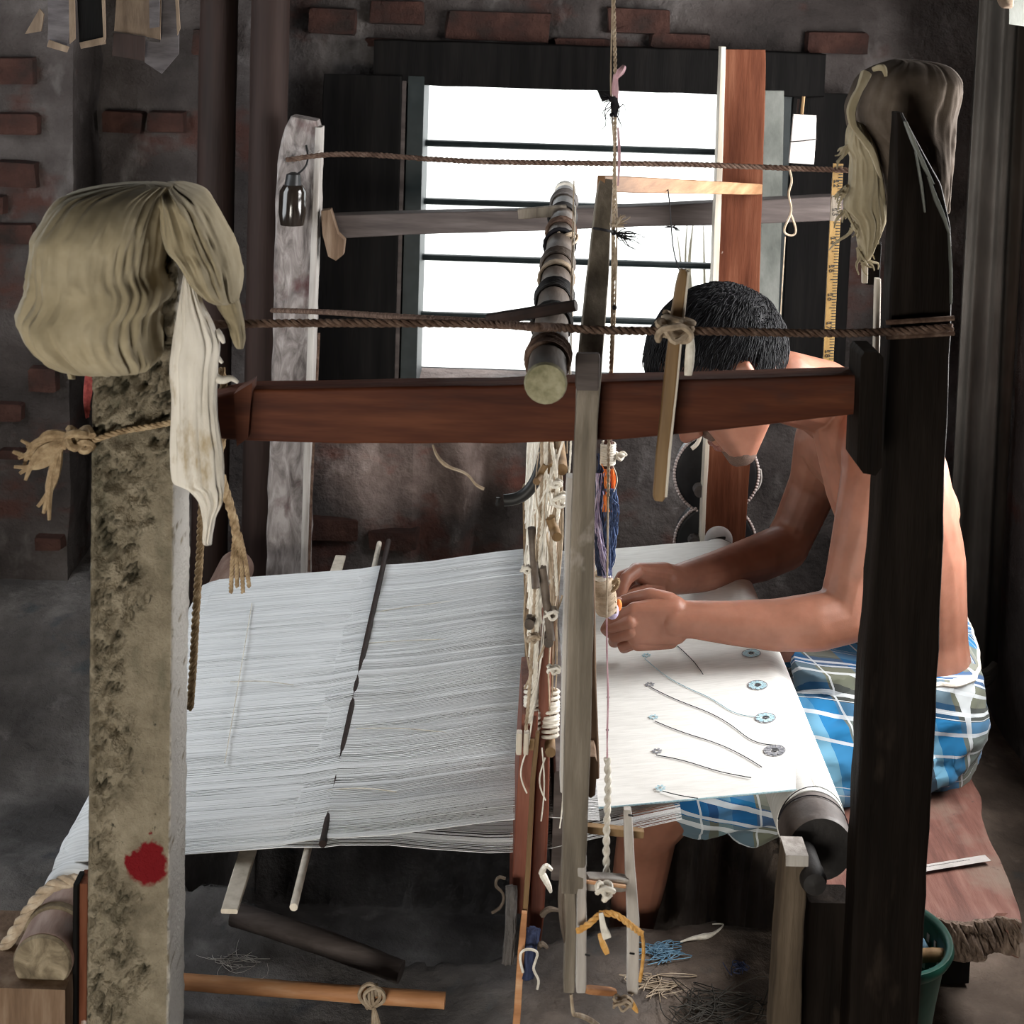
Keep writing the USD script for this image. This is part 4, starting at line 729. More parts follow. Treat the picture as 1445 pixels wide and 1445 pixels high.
single('string_loop', tube([at(738, 1372, 1.685), at(742, 1340, 1.68), at(756, 1342, 1.68), at(753, 1366, 1.685), at(760, 1385, 1.69), at(758, 1396, 1.69)], .0016, 6, 30), 'string_white', 'white string loop round the dark bundle', 'string')
single('string_loop', tube([at(713, 1240, 1.70), at(704, 1238, 1.70), at(700, 1250, 1.70), at(708, 1258, 1.70), at(706, 1280, 1.70), at(694, 1288, 1.70)], .0018, 6, 30), 'cotton_dark', 'dusty grey string loop left of the red boards', 'string')
for i, (a, b, c_) in enumerate((((764, 1232), (772, 1222), (778, 1227)), ((766, 1235), (774, 1250), (777, 1258)), ((766, 1290), (776, 1283), (790, 1285)), ((757, 1338), (766, 1332), (772, 1337)))):
    single('rag_tuft', tube([at(*a, 1.70), at(*b, 1.69), at(*c_, 1.695)], [.004, .0035, .0022], 7, 10, .2, i), 'string_white' if i < 2 else 'cotton_dark', ['uppermost white twist of yarn right of the red boards', 'lower white twist of yarn right of the red boards', 'dusty twist of yarn reaching towards the pale frame', 'small dusty tuft above the dark bundle'][i], 'yarn', 'twists of yarn under the heddles')

# the frame at the bottom of the loom arm
bf = Thing('shuttle_frame', 'small pale wooden frame at the foot of the loom arm, tied with an ochre cord', 'frame')
bf.part('side_rail', plank([(820, 1218, 1.585, 15), (821, 1300, 1.585, 15), (820, 1402, 1.585, 15)], .012, .002, 24, .0006, 3), 'frame_pale')
bf.part('side_rail', plank([(803, 1228, 1.60, 16), (806, 1310, 1.60, 17), (803, 1402, 1.60, 17)], .025, .002, 24, .0008, 4), 'sley_wood', label='greyer rail on the left')
bf.part('side_rail', plank([(886, 1145, 1.64, 12), (889, 1220, 1.63, 14), (894, 1300, 1.62, 18), (893, 1405, 1.61, 17)], .014, .002, 30, .0008, 5), 'frame_pale')
bf.part('side_rail', plank([(823, 1175, 1.60, 6), (824, 1225, 1.59, 9)], .01, .001, 8), 'frame_pale')
bf.part('cross_bar', beam3(at(826, 1243, 1.61), at(882, 1246, 1.63), 22 * mpp(1.62), .012, .002, 10, .0006), 'frame_pale')
bf.part('cross_bar', beam3(at(824, 1168, 1.66), at(908, 1176, 1.66), 11 * mpp(1.66), .010, .001, 10, .0006), 'bamboo_tan')
bf.part('dowel', tube([at(826, 1244, 1.60), at(882, 1251, 1.62)], .0022, 8), 'bamboo_orange')
bf.part('bottom_bar', beam3(at(826, 1396, 1.60), at(868, 1400, 1.62), 10 * mpp(1.6), .008, .002, 8, .0008), 'bamboo_orange')
for x, y in ((826, 1347), (889, 1345), (887, 1150)): bf.part('nail', tube([at(x, y, 1.58), at(x + 6, y + 1, 1.582)], .0012, 5), 'metal_dark')
bf.part('ochre_tie', cat(rope([at(815, 1314, 1.575), at(828, 1306, 1.57), at(838, 1298, 1.57), at(846, 1290, 1.575)], .0035, .02, 3, 6), rope([at(846, 1290, 1.575), at(866, 1290, 1.575), at(885, 1302, 1.575), at(906, 1318, 1.585)], .0035, .02, 3, 6), tube([at(906, 1318, 1.585), at(908, 1345, 1.60), at(903, 1385, 1.605)], .002, 6, 12)), 'ochre_tie', label='ochre cord')
bf.part('tie_tail', cat(plank([(848, 1290, 1.57, 7), (852, 1312, 1.565, 10), (857, 1325, 1.565, 13)], .004, .001, 10, .0008)), 'string_white', label='white cloth tail of the tie')
bf.part('tie_tail', cat(plank([(846, 1320, 1.567, 6), (852, 1336, 1.567, 9), (857, 1347, 1.567, 8)], .004, .001, 10, .0008), plank([(888, 1412, 1.60, 9), (896, 1424, 1.60, 7), (900, 1430, 1.60, 3)], .004, .001, 8, .0006)), 'ochre_tie', label='ochre tail of the tie')
bf.part('fluff', knot(at(878, 1414, 1.60), .008, .0016, 4, 3), 'string_tan')
bf.done()
single('yarn_beard', drape([(797, 1195), (790, 1230), (788, 1270), (796, 1330)], [(803, 1195), (800, 1230), (799, 1270), (800, 1330)], 1.61, .008, (14, .005), 50, 40, 61, top=.1), 'cotton_dark', 'dusty yarn clinging to the left of the pale frame', 'yarn')
single('cord', tube([at(806, 1403, 1.60), at(808, 1425, 1.60), at(812, 1432, 1.62), at(830, 1438, 1.66), at(845, 1448, 1.70)], [.0018, .0024, .003, .003, .003], 7, 24), 'string_tan', 'tan cord hanging from the foot of the pale frame', 'cord')
single('twisted_rope', rope([at(857, 1070, 1.66), at(858, 1110, 1.655), at(856, 1170, 1.645), at(856, 1238, 1.63)], .0042, .022, 2, 8, .05), 'string_white', 'white twisted rope hanging down to the pale frame', 'rope')
single('cotton_tuft', cat(knot(at(855, 1255, 1.59), .008, .0028, 8, 2), tube([at(853, 1250, 1.592), at(856, 1262, 1.588), at(852, 1270, 1.59)], .0035, 6, 8, .2), tube([at(857, 1252, 1.592), at(861, 1266, 1.588)], .0032, 6, None, .2)), 'string_white', 'white cotton tuft knotted on the dowel of the pale frame', 'tuft')
# ================================================================== cloth bundles, ropes and small things
cb = Thing('cotton_bundle', 'big bundle of unbleached cotton cloth piled on top of the concrete post', 'cloth bundle')
ML = [(205, 258), (160, 262), (132, 267), (95, 278), (72, 312), (57, 336), (52, 402), (44, 424), (36, 440), (44, 464), (70, 499), (92, 515), (112, 522), (150, 524)]
MR = [(215, 258), (238, 259), (241, 264), (236, 312), (231, 345), (227, 372), (236, 400), (232, 420), (222, 436), (219, 470), (221, 498), (210, 516), (180, 524)]
cb.part('bundle', drape(ML, MR, 1.545, .085, (15, .026), 110, 150, 3, top=.30, bottom=.30, lean=-.035), 'cotton_bundle', smooth=60)
cb.part('fold', drape([(236, 258), (238, 300), (244, 340), (262, 362), (280, 390), (300, 410), (318, 425)], [(246, 258), (284, 276), (307, 310), (327, 360), (334, 400), (331, 425)], 1.565, .065, (12, .024), 80, 90, 11, top=.15, bottom=.2, lean=-.02), 'cotton_bundle', smooth=60)
cb.part('torn_end', drape([(300, 412), (308, 432), (322, 455), (330, 480), (336, 492)], [(331, 410), (338, 430), (343, 455), (345, 476), (340, 497)], 1.56, .012, (10, .006), 40, 50, 5, top=.2, bottom=.2), 'cotton_bundle', smooth=60)
cb.part('corner', drape([(92, 512), (95, 525), (98, 535)], [(102, 512), (104, 526), (106, 536)], 1.52, .006, (5, .003), 14, 24, 5), 'cotton_bundle'); cb.done()
cs = Thing('cotton_strip', 'long torn strip of white cotton with brown stains hanging down the concrete post', 'cloth strip')
SL = [(262, 380), (258, 410), (252, 440), (246, 480), (242, 520), (244, 560), (242, 635), (245, 676), (248, 682), (268, 690), (286, 712), (290, 740), (288, 760), (292, 768)]
SR = [(270, 380), (284, 427), (300, 460), (309, 490), (306, 520), (304, 560), (307, 600), (313, 640), (315, 682), (313, 705), (303, 730), (299, 750), (297, 762), (296, 770)]
cs.part('cloth', drape(SL, SR, 1.535, .011, (9, .013), 120, 70, 9, curl=.006, top=.04, bottom=.03), 'cotton_strip', smooth=60)
for i, (x, y, pts_) in enumerate(((300, 500, ((8, 6), (14, 12))), (302, 532, ((14, 4), (24, 2), (34, 8))), (306, 470, ((6, 6), (10, 14))))):
    cs.part('tatter', tube([at(x, y, 1.532)] + [at(x + a_, y + b_, 1.528) for a_, b_ in pts_], [.0045, .004, .0018], 7, 12, .5, i), 'cotton_strip', smooth=50)
cs.done()
pc = Thing('cord', 'brown jute cord tied round the concrete post with a frayed knot on its left', 'cord')
z0 = [(122, 623, 1.56), (131, 622, 1.543), (160, 612, 1.541), (200, 604, 1.541), (243, 596, 1.541), (262, 592, 1.57), (268, 594, 1.62)]
pc.part('loop', rope([at(*q) for q in z0], .0032, .018, 3, 6), 'jute')
pc.part('knot', cat(knot(at(108, 617, 1.545), .013, .0045, 3, 2), knot(at(118, 626, 1.543), .008, .004, 5, 2)), 'jute', kind='stuff')
for i, (a, d, L) in enumerate((((98, 616), (-.9, 0, -.25), .05), ((92, 622), (-.8, -.2, -.6), .055), ((84, 630), (-.2, -.1, -1), .07), ((80, 622), (-1, 0, -.5), .04))):
    pc.part('frayed_end', cat(*[tube([at(*a, 1.545), at(*a, 1.545) + np.array(d) * L * .5 + np.array([0, .0, .008 * (j - 1)]), at(*a, 1.545) + np.array(d) * L + np.array([.006 * (j - 1), 0, .007 * (1 - j)])], [.0038, .0046, .0018], 6, 12, .3, i * 3 + j) for j in range(3)]), 'jute', kind='stuff')
pc.done()
tr = Thing('red_tassel', 'small tassel of red threads behind the left edge of the concrete post', 'tassel')
for i in range(6): tr.part('thread', tube([at(124, 518, 1.60), at(122 + i, 540 + 3 * i, 1.60), at(120 + (i * 7) % 6, 566 + i, 1.60), at(122 + i * .9, 590 - (i * 5) % 14, 1.60)], [.0025, .003, .0012], 5, 12, .3, i), 'thread_red')
tr.done()
single('jute_rope', rope([at(312, 520, 1.66), at(317, 560, 1.66), at(316, 600, 1.66), at(309, 640, 1.66), at(296, 672, 1.66), at(286, 710, 1.66), at(283, 760, 1.67), at(278, 840, 1.68), at(273, 930, 1.69), at(268, 1000, 1.70)], .0046, .026, 3, 7), 'jute', 'brown jute rope hanging beside the concrete post in front of the warp', 'rope')
rt = Thing('rope_tail', 'unravelled end of a jute rope hanging over the far corner of the warp', 'rope')
rt.part('strand', rope([at(312, 672, 1.655), at(320, 700, 1.655), at(330, 735, 1.655), at(335, 770, 1.655)], .0052, .03, 3, 7), 'jute')
for i in range(4): rt.part('strand', rope([at(332 + i * 2, 752, 1.655), at(328 + i * 6, 790, 1.65), at(326 + i * 8.5, 836 - (i % 2) * 8, 1.655)], .0026, .014, 3, 6, .2, i), 'jute')
rt.done()
single('front_rope', rope([at(232, 462, 1.62), at(300, 458, 1.61), at(420, 456, 1.60), at(560, 456, 1.59), at(700, 458, 1.585), at(760, 462, 1.47), at(800, 463, 1.56), at(830, 465, 1.566), at(960, 467, 1.60), at(1130, 470, 1.62), at(1260, 468, 1.645), at(1344, 462, 1.645)], .0046, .024, 3, 7), 'jute_dark', 'dark brown rope stretched across the front from the cloth bundle to the pointed post', 'rope')
single('side_rope', rope([at(384, 438, 2.78), at(450, 440, 2.5), at(560, 447, 2.1), at(690, 455, 1.66)], .0046, .026, 3, 7), 'jute_dark', 'dark rope running from the grey back post forward to the brown stick', 'rope')
single('back_rope', rope([at(404, 226, 2.755), at(455, 219, 2.75), at(600, 224, 2.73), at(800, 230, 2.71), at(1000, 233, 2.69), at(1078, 236, 2.68), at(1130, 238, 2.66), at(1200, 240, 2.60)], .0050, .028, 3, 7, .25), 'jute_dark', 'hairy brown rope stretched across the window from the grey back post', 'rope')
single('post_string', tube([at(450, 470, 2.78), at(446, 560, 2.78), at(440, 680, 2.78), at(436, 806, 2.78)], .0028, 6, 20, .2, 2), 'jute_dark', 'thin brown string down the right edge of the grey back post', 'string')
ts = Thing('tied_stick', 'split bamboo stick tied upright to the front rope, ends above the red beam', 'stick')
ts.part('stick', plank([(965, 381, 1.585, 10), (962, 400, 1.585, 15), (955, 450, 1.585, 17), (945, 550, 1.585, 19), (936, 640, 1.585, 20), (931, 700, 1.585, 20), (930, 708, 1.585, 17)], .010, .003, 60, .001, 6), 'bamboo_tan', smooth=35)
ts.part('pale_edge', plank([(972, 384, 1.583, 3), (964, 455, 1.583, 3), (955, 550, 1.583, 3), (945, 640, 1.583, 4), (940, 702, 1.583, 4)], .012, .001, 30, .0005, 6), 'bamboo_pale', label='pale split edge')  # thin paler strip along the split side
ts.part('lashing', cat(wrap_turns(at(955, 462, 1.583), .0036, .016, 4, (.25, .2, 1), .006, 3), knot(at(950, 466, 1.56), .014, .0036, 4, 2)), 'string_tan', kind='stuff', label='tan cord lashing')
ts.part('rag', drape([(972, 470), (968, 490), (966, 530)], [(977, 468), (980, 492), (975, 532)], 1.59, .004, (6, .003), 24, 24, 3), 'string_white')
ts.done()
hc = Thing('hanging_cord', 'long cord hanging from above past the window with pink and black tufts', 'cord')
hc.part('cord', cat(rope([at(865, -260, 1.69), at(866, 0, 1.69), at(868, 90, 1.69), at(868, 180, 1.69), at(866, 300, 1.69), at(865, 420, 1.69), at(861, 545, 1.69), at(858, 700, 1.69)], .0021, .012, 2, 6), tube([at(862, -200, 1.692), at(863, 60, 1.69), at(862, 120, 1.687), at(866, 200, 1.687), at(870, 300, 1.687), at(863, 545, 1.69)], .0011, 5, 40)), 'string_tan', kind='stuff')
hc.part('pink_tuft', cat(tube([at(869, 105, 1.685), at(868, 128, 1.685), at(870, 150, 1.685)], [.003, .004, .002], 6, 10, .3, 1), tube([at(869, 110, 1.685), at(876, 101, 1.68), at(880, 94, 1.685)], [.003, .005, .003], 6, 8, .4, 2), tube([at(872, 180, 1.685), at(874, 220, 1.685), at(872, 262, 1.685)], [.0012, .002, .0012], 6, 10, .3, 4)), 'thread_pink', kind='stuff')
hc.part('black_tuft', cat(frayed(at(868, 138, 1.685), (-.15, 0, -1), .03, 16, .0007, .3, 3), frayed(at(866, 140, 1.685), (-1, 0, .1), .014, 14, .0007, .4, 4), tube([at(866, 136, 1.685), at(868, 150, 1.685), at(868, 165, 1.685)], [.0045, .005, .002], 6, 8, .4, 6)), 'thread_black', kind='stuff')
hc.part('black_tuft', cat(frayed(at(868, 329, 1.68), (1, 0, -.35), .026, 22, .0007, .28, 5), sphere(at(866, 328, 1.68), .0035, 1)), 'thread_black', kind='stuff')
hc.part('straw_tuft', cat(frayed(at(868, 318, 1.682), (.6, 0, .5), .012, 14, .0012, .5, 6), tube([at(867, 345, 1.685), at(869, 370, 1.685), at(868, 395, 1.685)], [.0012, .0024, .001], 6, 8, .4, 7)), 'string_tan', kind='stuff')
hc.part('thin_string', tube([at(856, 872, 1.70), at(857, 940, 1.69), at(858, 985, 1.68), at(857, 1030, 1.67), at(857, 1072, 1.66)], .0011, 5, 24, .3, 3), 'thread_pink')
hc.part('small_knot', cat(*[sphere(at(x, y, 1.682), r, 1) for x, y, r in ((867, 434, .003), (863, 162, .0025), (858, 984, .0018), (857, 1030, .0018))]), 'thread_black', kind='stuff')
hc.part('lower_cord', tube([at(858, 700, 1.69), at(857, 800, 1.70), at(856, 872, 1.70)], .0012, 5, 14), 'string_tan'); hc.done()

# coloured threads and the bobbin they end in
tb = Thing('thread_hank', 'hank of orange, violet and blue threads hanging beside the loom arm', 'threads')
def hank(name, mat, pts, n, r, spread, seed, lab=None):
    g = np.random.default_rng(seed); o = []
    for i in range(n):
        e = g.normal(0, spread, (len(pts), 2)); o.append(tube([at(x + a * 1.0, y, D + .0015 * b) for (x, y, D), (a, b) in zip(pts, e)], r, 4, 14))
    tb.part(name, cat(*o), mat, kind='stuff', label=lab)
hank('orange_threads', 'thread_orange', [(857, 655, 1.86), (858, 680, 1.87), (857, 705, 1.88), (857, 722, 1.89)], 20, .0009, 3.0, 1)
hank('orange_threads', 'thread_orange', [(862, 655, 1.86), (866, 675, 1.87), (865, 700, 1.88)], 8, .0010, 1.4, 4)
hank('navy_threads', 'thread_navy', [(850, 640, 1.87), (848, 670, 1.88), (846, 720, 1.90), (846, 780, 1.95), (851, 812, 1.99)], 46, .0009, 3.6, 2)
hank('blue_threads', 'thread_blue', [(861, 690, 1.87), (864, 720, 1.89), (862, 750, 1.92), (860, 780, 1.95), (856, 812, 1.99)], 40, .0008, 4.2, 3)
hank('blue_threads', 'thread_blue', [(864, 690, 1.87), (869, 702, 1.87), (868, 710, 1.87)], 12, .0008, 2.0, 8)
hank('violet_threads', 'thread_violet', [(846, 668, 1.87), (844, 700, 1.885), (844, 745, 1.91), (852, 785, 1.95), (855, 815, 1.99)], 28, .0008, 3.4, 5)
tb.part('white_wrap', cat(wrap_turns(at(858, 640, 1.86), .0018, .0085, 9, (0, .05, 1), .0030, 3), knot(at(874, 643, 1.86), .006, .0022, 3, 2), tube([at(864, 655, 1.86), at(871, 680, 1.86), at(866, 694, 1.86)], .0006, 5, 12)), 'string_white', kind='stuff')
tb.part('wrap_core', tube([at(859, 615, 1.86), at(858, 640, 1.86), at(858, 660, 1.86)], [.004, .008, .007], 10, 10), 'beam_red')
tb.part('hanging_string', tube([at(864, 262, 1.80), at(861, 540, 1.84), at(859, 618, 1.86)], .0009, 5, 16), 'string_tan'); tb.done()
bo = Thing('bobbin', 'small bobbin wound with tan and silvery yarn between the loom arm and the fingers', 'bobbin')
ax = at(856, 862, 2.03) - at(848, 812, 2.0); b0 = at(848, 812, 2.0)
bo.part('yarn', cat(*[wrap_turns(b0 + ax * s, .0034, .011 + .003 * math.sin(s * 3.14), 3, ax, .0045, int(s * 50)) for s in np.linspace(.12, .88, 6)]), 'string_tan', kind='stuff')
bo.part('yarn', cat(*[wrap_turns(b0 + ax * s, .0028, .010 + .002 * math.sin(s * 3.14), 2, ax + [.01, 0, 0], .004, int(s * 50)) for s in (.0, .08)]), 'string_white', kind='stuff', label='silvery top winding')
bo.part('core', tube([b0 - ax * .05, b0 + ax * .5, b0 + ax * 1.05], [.009, .012, .009], 12, 12), 'string_tan')
bo.part('colored_yarn', cat(sphere(at(864, 862, 2.05), .0095, 2, (1, 1, 1.3)), sphere(at(870, 856, 2.06), .0065, 2, (1, 1, 1.2))), 'thread_violet', kind='stuff')
bo.part('colored_yarn', sphere(at(873, 854, 2.055), .0058, 2, (.8, .8, 1.5)), 'thread_orange')
bo.part('tie', tube([at(858, 832, 2.0), at(866, 822, 2.0), at(872, 818, 2.0), at(870, 828, 2.0), at(862, 834, 2.0)], .003, 6, 18), 'jute'); bo.done()

# right: cloth over the far post, ruler, paper card
rcld = Thing('draped_cloth', 'cotton cloth with shade put into its dark colour, draped behind the pointed post, ragged at its left', 'cloth')
rcld.part('cloth', drape([(1266, 84), (1232, 98), (1214, 112), (1204, 135), (1197, 156), (1200, 180), (1216, 200), (1232, 225), (1244, 255), (1250, 300)], [(1290, 84), (1325, 88), (1344, 100), (1352, 116), (1350, 140), (1344, 166), (1338, 225), (1330, 300)], 1.80, .06, (13, .014), 80, 110, 31, top=.2, bottom=.05), 'cotton_dark', smooth=60)  # shaded copy of the cotton; ragged edge and hems use the lit one
rcld.part('ragged_edge', drape([(1204, 170), (1196, 205), (1202, 225), (1199, 262), (1192, 292), (1206, 312), (1213, 340), (1216, 368)], [(1215, 172), (1235, 215), (1244, 260), (1248, 300), (1240, 330), (1230, 350), (1222, 370)], 1.77, .02, (10, .012), 70, 80, 41, top=.1, bottom=.1), 'cotton_bundle', smooth=60, label='ragged lower edge in the lit copy of the cotton colour')
rcld.part('turned_hem', tube([at(1222, 104, 1.745), at(1212, 128, 1.735), at(1202, 152, 1.735), at(1204, 176, 1.735), at(1218, 196, 1.735), at(1230, 214, 1.735), at(1238, 236, 1.74), at(1243, 250, 1.75)], [.007, .0045, .006, .004, .005, .0035, .002], 8, 40, .2, 4), 'cotton_bundle')
rcld.part('turned_hem', tube([at(1232, 98, 1.75), at(1246, 96, 1.742), at(1250, 108, 1.74)], [.003, .0045, .002], 8, 14, .2, 5), 'cotton_bundle')
for i, (x, y) in enumerate(((1199, 205), (1197, 262), (1193, 296), (1208, 315), (1222, 322), (1210, 350), (1219, 362))):
    rcld.part('tatter', frayed(at(x, y, 1.765), (-.6 + .15 * i, 0, -.6), .022, 7, .0022, .35, 50 + i), 'cotton_bundle', kind='stuff')
rcld.done()
single('thin_stick', plank([(1222, 338, 1.79, 8), (1221, 400, 1.79, 8)], .008, .001, 10, .0004), 'bamboo_pale', 'short pale stick under the ragged cloth', 'stick')
single('dark_block', plank([(1234, 342, 1.80, 22), (1232, 402, 1.80, 20)], .02, .002, 10, .001), 'post_black', 'small dark block beside the short pale stick', 'block')
single('pale_stick', plank([(1240, 394, 1.72, 8), (1238, 500, 1.72, 8), (1236, 560, 1.72, 8)], .012, .002, 14, .0005), 'bamboo_pale', 'thin pale stick upright along the left edge of the pointed post', 'stick')
ru = Thing('ruler', 'worn yellow wooden measuring rule hanging upright right of the window', 'ruler')
RD = 2.62; rpts = [(1183, 231, RD, 15), (1175, 380, RD, 15), (1168, 525, RD, 15), (1164, 600, RD, 15)]
ru.part('rule', plank(rpts, .004, .0006, 30), 'ruler_yellow')
ru.part('worn_patch', plank([(1181, 276, RD - .0006, 14.6), (1178, 312, RD - .0006, 14.6)], .002, .0003, 8), 'sley_wood', label='grey worn stretch')
tk = []
for i in range(90):
    y = 234 + i * 4.0; x = np.interp(y, [231, 380, 525, 600], [1183, 1175, 1168, 1164]); L = 5.5 if i % 5 else 9
    tk.append(plate([(x + 7.2 - L, y), (x + 7.2, y), (x + 7.2, y + 1.1), (x + 7.2 - L, y + 1.1)], RD - .0010, .0006))
    if i % 10 == 5:
        t = meshkit.text_mesh(str(12 + i // 10), .0085, .0006); v = t.vertices; c = at(x - 4.5, y + 4, RD - .0012); t.vertices = np.stack([c[0] + v[:, 1] * 1.0, c[1] + v[:, 2], c[2] + v[:, 0] * -1.0 + .006], 1); t.invert(); tk.append(t)
ru.part('markings', cat(*tk), 'ink_black', kind='stuff', smooth=False); ru.done()
pk = Thing('paper_card', 'folded white paper tied with thread, resting above the back rope right of the window', 'paper')
pk.part('card', plank([(1136, 162, 2.63, 33), (1134, 195, 2.63, 35), (1131, 231, 2.63, 36)], .006, .001, 16, .0005, 3), 'paper_white')
pk.part('thread', tube([at(1115, 200, 2.626), at(1130, 199, 2.622), at(1153, 196, 2.626)], .0009, 5, 10), 'ink_black')
pk.part('stick', tube([at(1134, 136, 2.635), at(1131, 165, 2.635), at(1126, 225, 2.645)], .003, 6, 10), 'bamboo_tan')
pk.part('stick', tube([at(1127, 140, 2.640), at(1125, 165, 2.640)], .0022, 6, 6), 'post_brown'); pk.done()
single('cord_loop', tube([at(1114, 240, 2.66), at(1117, 256, 2.655), at(1113, 272, 2.66), at(1116, 300, 2.66), at(1109, 330, 2.66), at(1118, 332, 2.66), at(1115, 300, 2.66)], .0022, 6, 40, .2), 'string_tan', 'pale looped cord dangling under the white paper', 'cord')
single('thin_wire', tube([at(1108, 334, 2.66), at(1104, 400, 2.66), at(1100, 470, 2.66)], .0013, 5, 14), 'string_tan', 'very thin cord hanging straight down below the paper', 'cord')
single('lath_thread', tube([at(941, 255, 2.1), at(946, 300, 1.9), at(952, 360, 1.7), at(960, 384, 1.6)], .0008, 5, 16), 'thread_black', 'black thread from the orange lath to the tied stick', 'thread')
single('lath_thread', cat(frayed(at(948, 320, 1.84), (1, 0, .05), .010, 8, .0006, .3, 9), frayed(at(948, 320, 1.84), (-1, 0, .05), .007, 6, .0006, .3, 10)), 'thread_black', 'small black tuft on the thread below the orange lath', 'thread')

# the geared drum behind the cloth
gd = Thing('pegged_drum', 'dark double wheel with beaded rims behind the far edge of the cloth', 'loom mechanism')
DD = 2.80
for i, (x, y, r) in enumerate(((1008, 662, 60), (1006, 758, 58))):
    c = at(x, y, DD); R = r * mpp(DD)
    w = gd.part('wheel', lathe([(.004, 0), (.004, R * .96), (.0, R * .97), (-.03, R * .97), (-.034, R * .9), (-.034, 0)][::-1], c, 'y', 40), 'metal_dark', smooth=40)
    beads = [sphere(c + [math.cos(a) * R, -.030, math.sin(a) * R], .0032, 1) for a in np.arange(0, 2 * np.pi, .075)]
    gd.part('beads', cat(*beads), 'bead_pink', parent=w, kind='stuff')
    gd.part('hub', lathe([(-.055, 0), (-.055, .011), (-.03, .012)], at(983 if i == 0 else 976, 681 if i == 0 else 752, DD), 'y', 20), 'roller_wrap')
gd.part('ring', tube([at(1073, 662, 2.78), at(1074, 676, 2.78), at(1070, 688, 2.78), at(1063, 696, 2.78)], .0022, 6, 14), 'frame_pale')
gd.part('washer', lathe([(-.002, .006), (-.002, .010), (.002, .010)], at(1000, 610, 2.7), 'y', 16), 'bead_pink')
gd.part('clip', tube([at(976, 633, 2.7), at(983, 627, 2.7), at(988, 616, 2.7)], .004, 6, 8), 'bamboo_pale')
k0 = at(1014, 762, 2.70)
kn = gd.part('knob', sphere(k0, .026, 3, (1, .6, 1)), 'paper_white', label='round white knob with a slit')
gd.part('slit', tube([k0 + [-.009, -.0155, .007], k0 + [0, -.0165, .0095], k0 + [.010, -.015, .010]], .0024, 6, 8), 'ink_black', parent=kn); gd.done()

# seat, basket, things on the floor
seat = Thing('seat_plank', 'thick worn reddish plank the weaver sits on, split at its near end', 'plank')
def seat_top():
    nr = [(1158, 1318), (1200, 1312), (1250, 1302), (1296, 1290), (1340, 1298), (1400, 1302), (1444, 1297)]
    nearL, nearR = atz(1165, 1300, .2), atz(1444, 1297, .2); farR, farL = atz(1352, 1050, .2), None
    dirr = farR - nearR; dirr /= dirr[1]; nx_, ny_ = 34, 60; T = np.zeros((nx_, ny_, 3))
    for i in range(nx_):
        for j in range(ny_):
            s, t = i / (nx_ - 1), j / (ny_ - 1); a = nearL + (nearR - nearL) * s; dv = dirr.copy(); dv[0] = dirr[0] * s
            T[i, j] = a + dv * t * .95
    ed = meshkit.fbm(T * 9, 3, 3) - .5; T[-1, :, 0] += ed[-1] * .03; T[-2, :, 0] += ed[-2] * .015; T[:, 0, 1] += (meshkit.fbm(T[:, 0] * 30, 3, 5) - .5) * .05
    T[..., 2] += (meshkit.fbm(T * [14, 3, 1], 3, 6) - .5) * .006
    T[:, 0, 2] -= .004
    B = T.copy(); B[..., 2] -= .052 ; B[:, 0, 1] += .004
    f = []; idx = np.arange(nx_ * ny_).reshape(nx_, ny_); q = np.stack([idx[:-1, :-1], idx[1:, :-1], idx[1:, 1:], idx[:-1, 1:]], -1).reshape(-1, 4); N = nx_ * ny_
    f += [q[:, [0, 1, 2]], q[:, [0, 2, 3]], q[:, [2, 1, 0]] + N, q[:, [3, 2, 0]] + N]; rim = np.r_[idx[1:, 0][::-1] * 0 + idx[:-1, 0], idx[-1, :-1], idx[1:, -1][::-1], idx[0, 1:][::-1]]; r2 = np.roll(rim, -1)
    f += [np.stack([rim, rim + N, r2 + N], 1), np.stack([rim, r2 + N, r2], 1)]
    m = trimesh.Trimesh(np.vstack([T.reshape(-1, 3), B.reshape(-1, 3)]), np.vstack(f), process=False); trimesh.repair.fix_normals(m); return m, T
sm, ST = seat_top(); seat.part('top', sm, 'seat_red', smooth=30)
g = np.random.default_rng(3)
def seat_end():
    nu, nv = 200, 26; e = np.array([ST[int(i), 0] + (ST[min(33, int(i) + 1), 0] - ST[int(i), 0]) * (i - int(i)) for i in np.linspace(0, 32.999, nu)]); U, W = np.meshgrid(np.arange(nu) / (nu - 1), np.linspace(0, 1, nv), indexing='ij')
    P = np.repeat(e[:, None], nv, 1); hgt = .046 + .012 * meshkit.noise(np.stack([U * 14, U * 0, U * 0], -1), 3); P[..., 2] -= W * hgt - .001; dg = U * 26 - W * 2.2
    r1 = meshkit.fbm(np.stack([dg, W * 1.4, U * 0], -1), 3, 5); r2 = meshkit.fbm(np.stack([dg * 2.6, W * 2.5, U * 0 + 4], -1), 3, 6); d = .018 * (np.abs(r1 - .5) * 2) ** .6 + .008 * r2 - .006
    P[..., 1] -= d * (.25 + .75 * np.sin(np.pi * np.clip(W * .9 + .12, 0, 1))); P[..., 0] += .005 * (r2 - .5); Bk = P.copy(); Bk[..., 1] = e[:, None, 1] + .012
    return skin_rings(np.concatenate([P, Bk[:, ::-1]], 1)), np.clip(sstep(.16, .04, np.abs(r1 - .5)), 0, 1)
sem, _ = seat_end(); seat.part('split_end', sem, 'seat_end', smooth=40, label='weathered split end grain')
for yy in (2.1, 2.75): seat.part('bearer', beam3((.46, yy, .072), (.70, yy, .072), .145, .07, .004, 10, .003), 'dark_timber')
seat.done()
ps = Thing('paper_strip', 'narrow white paper strip lying on the seat plank', 'paper')
a, b = atz(1290, 1229, .204), atz(1394, 1212, .204); n = 12; P = np.linspace(a, b, n); P[:, 2] = .2045 + .001
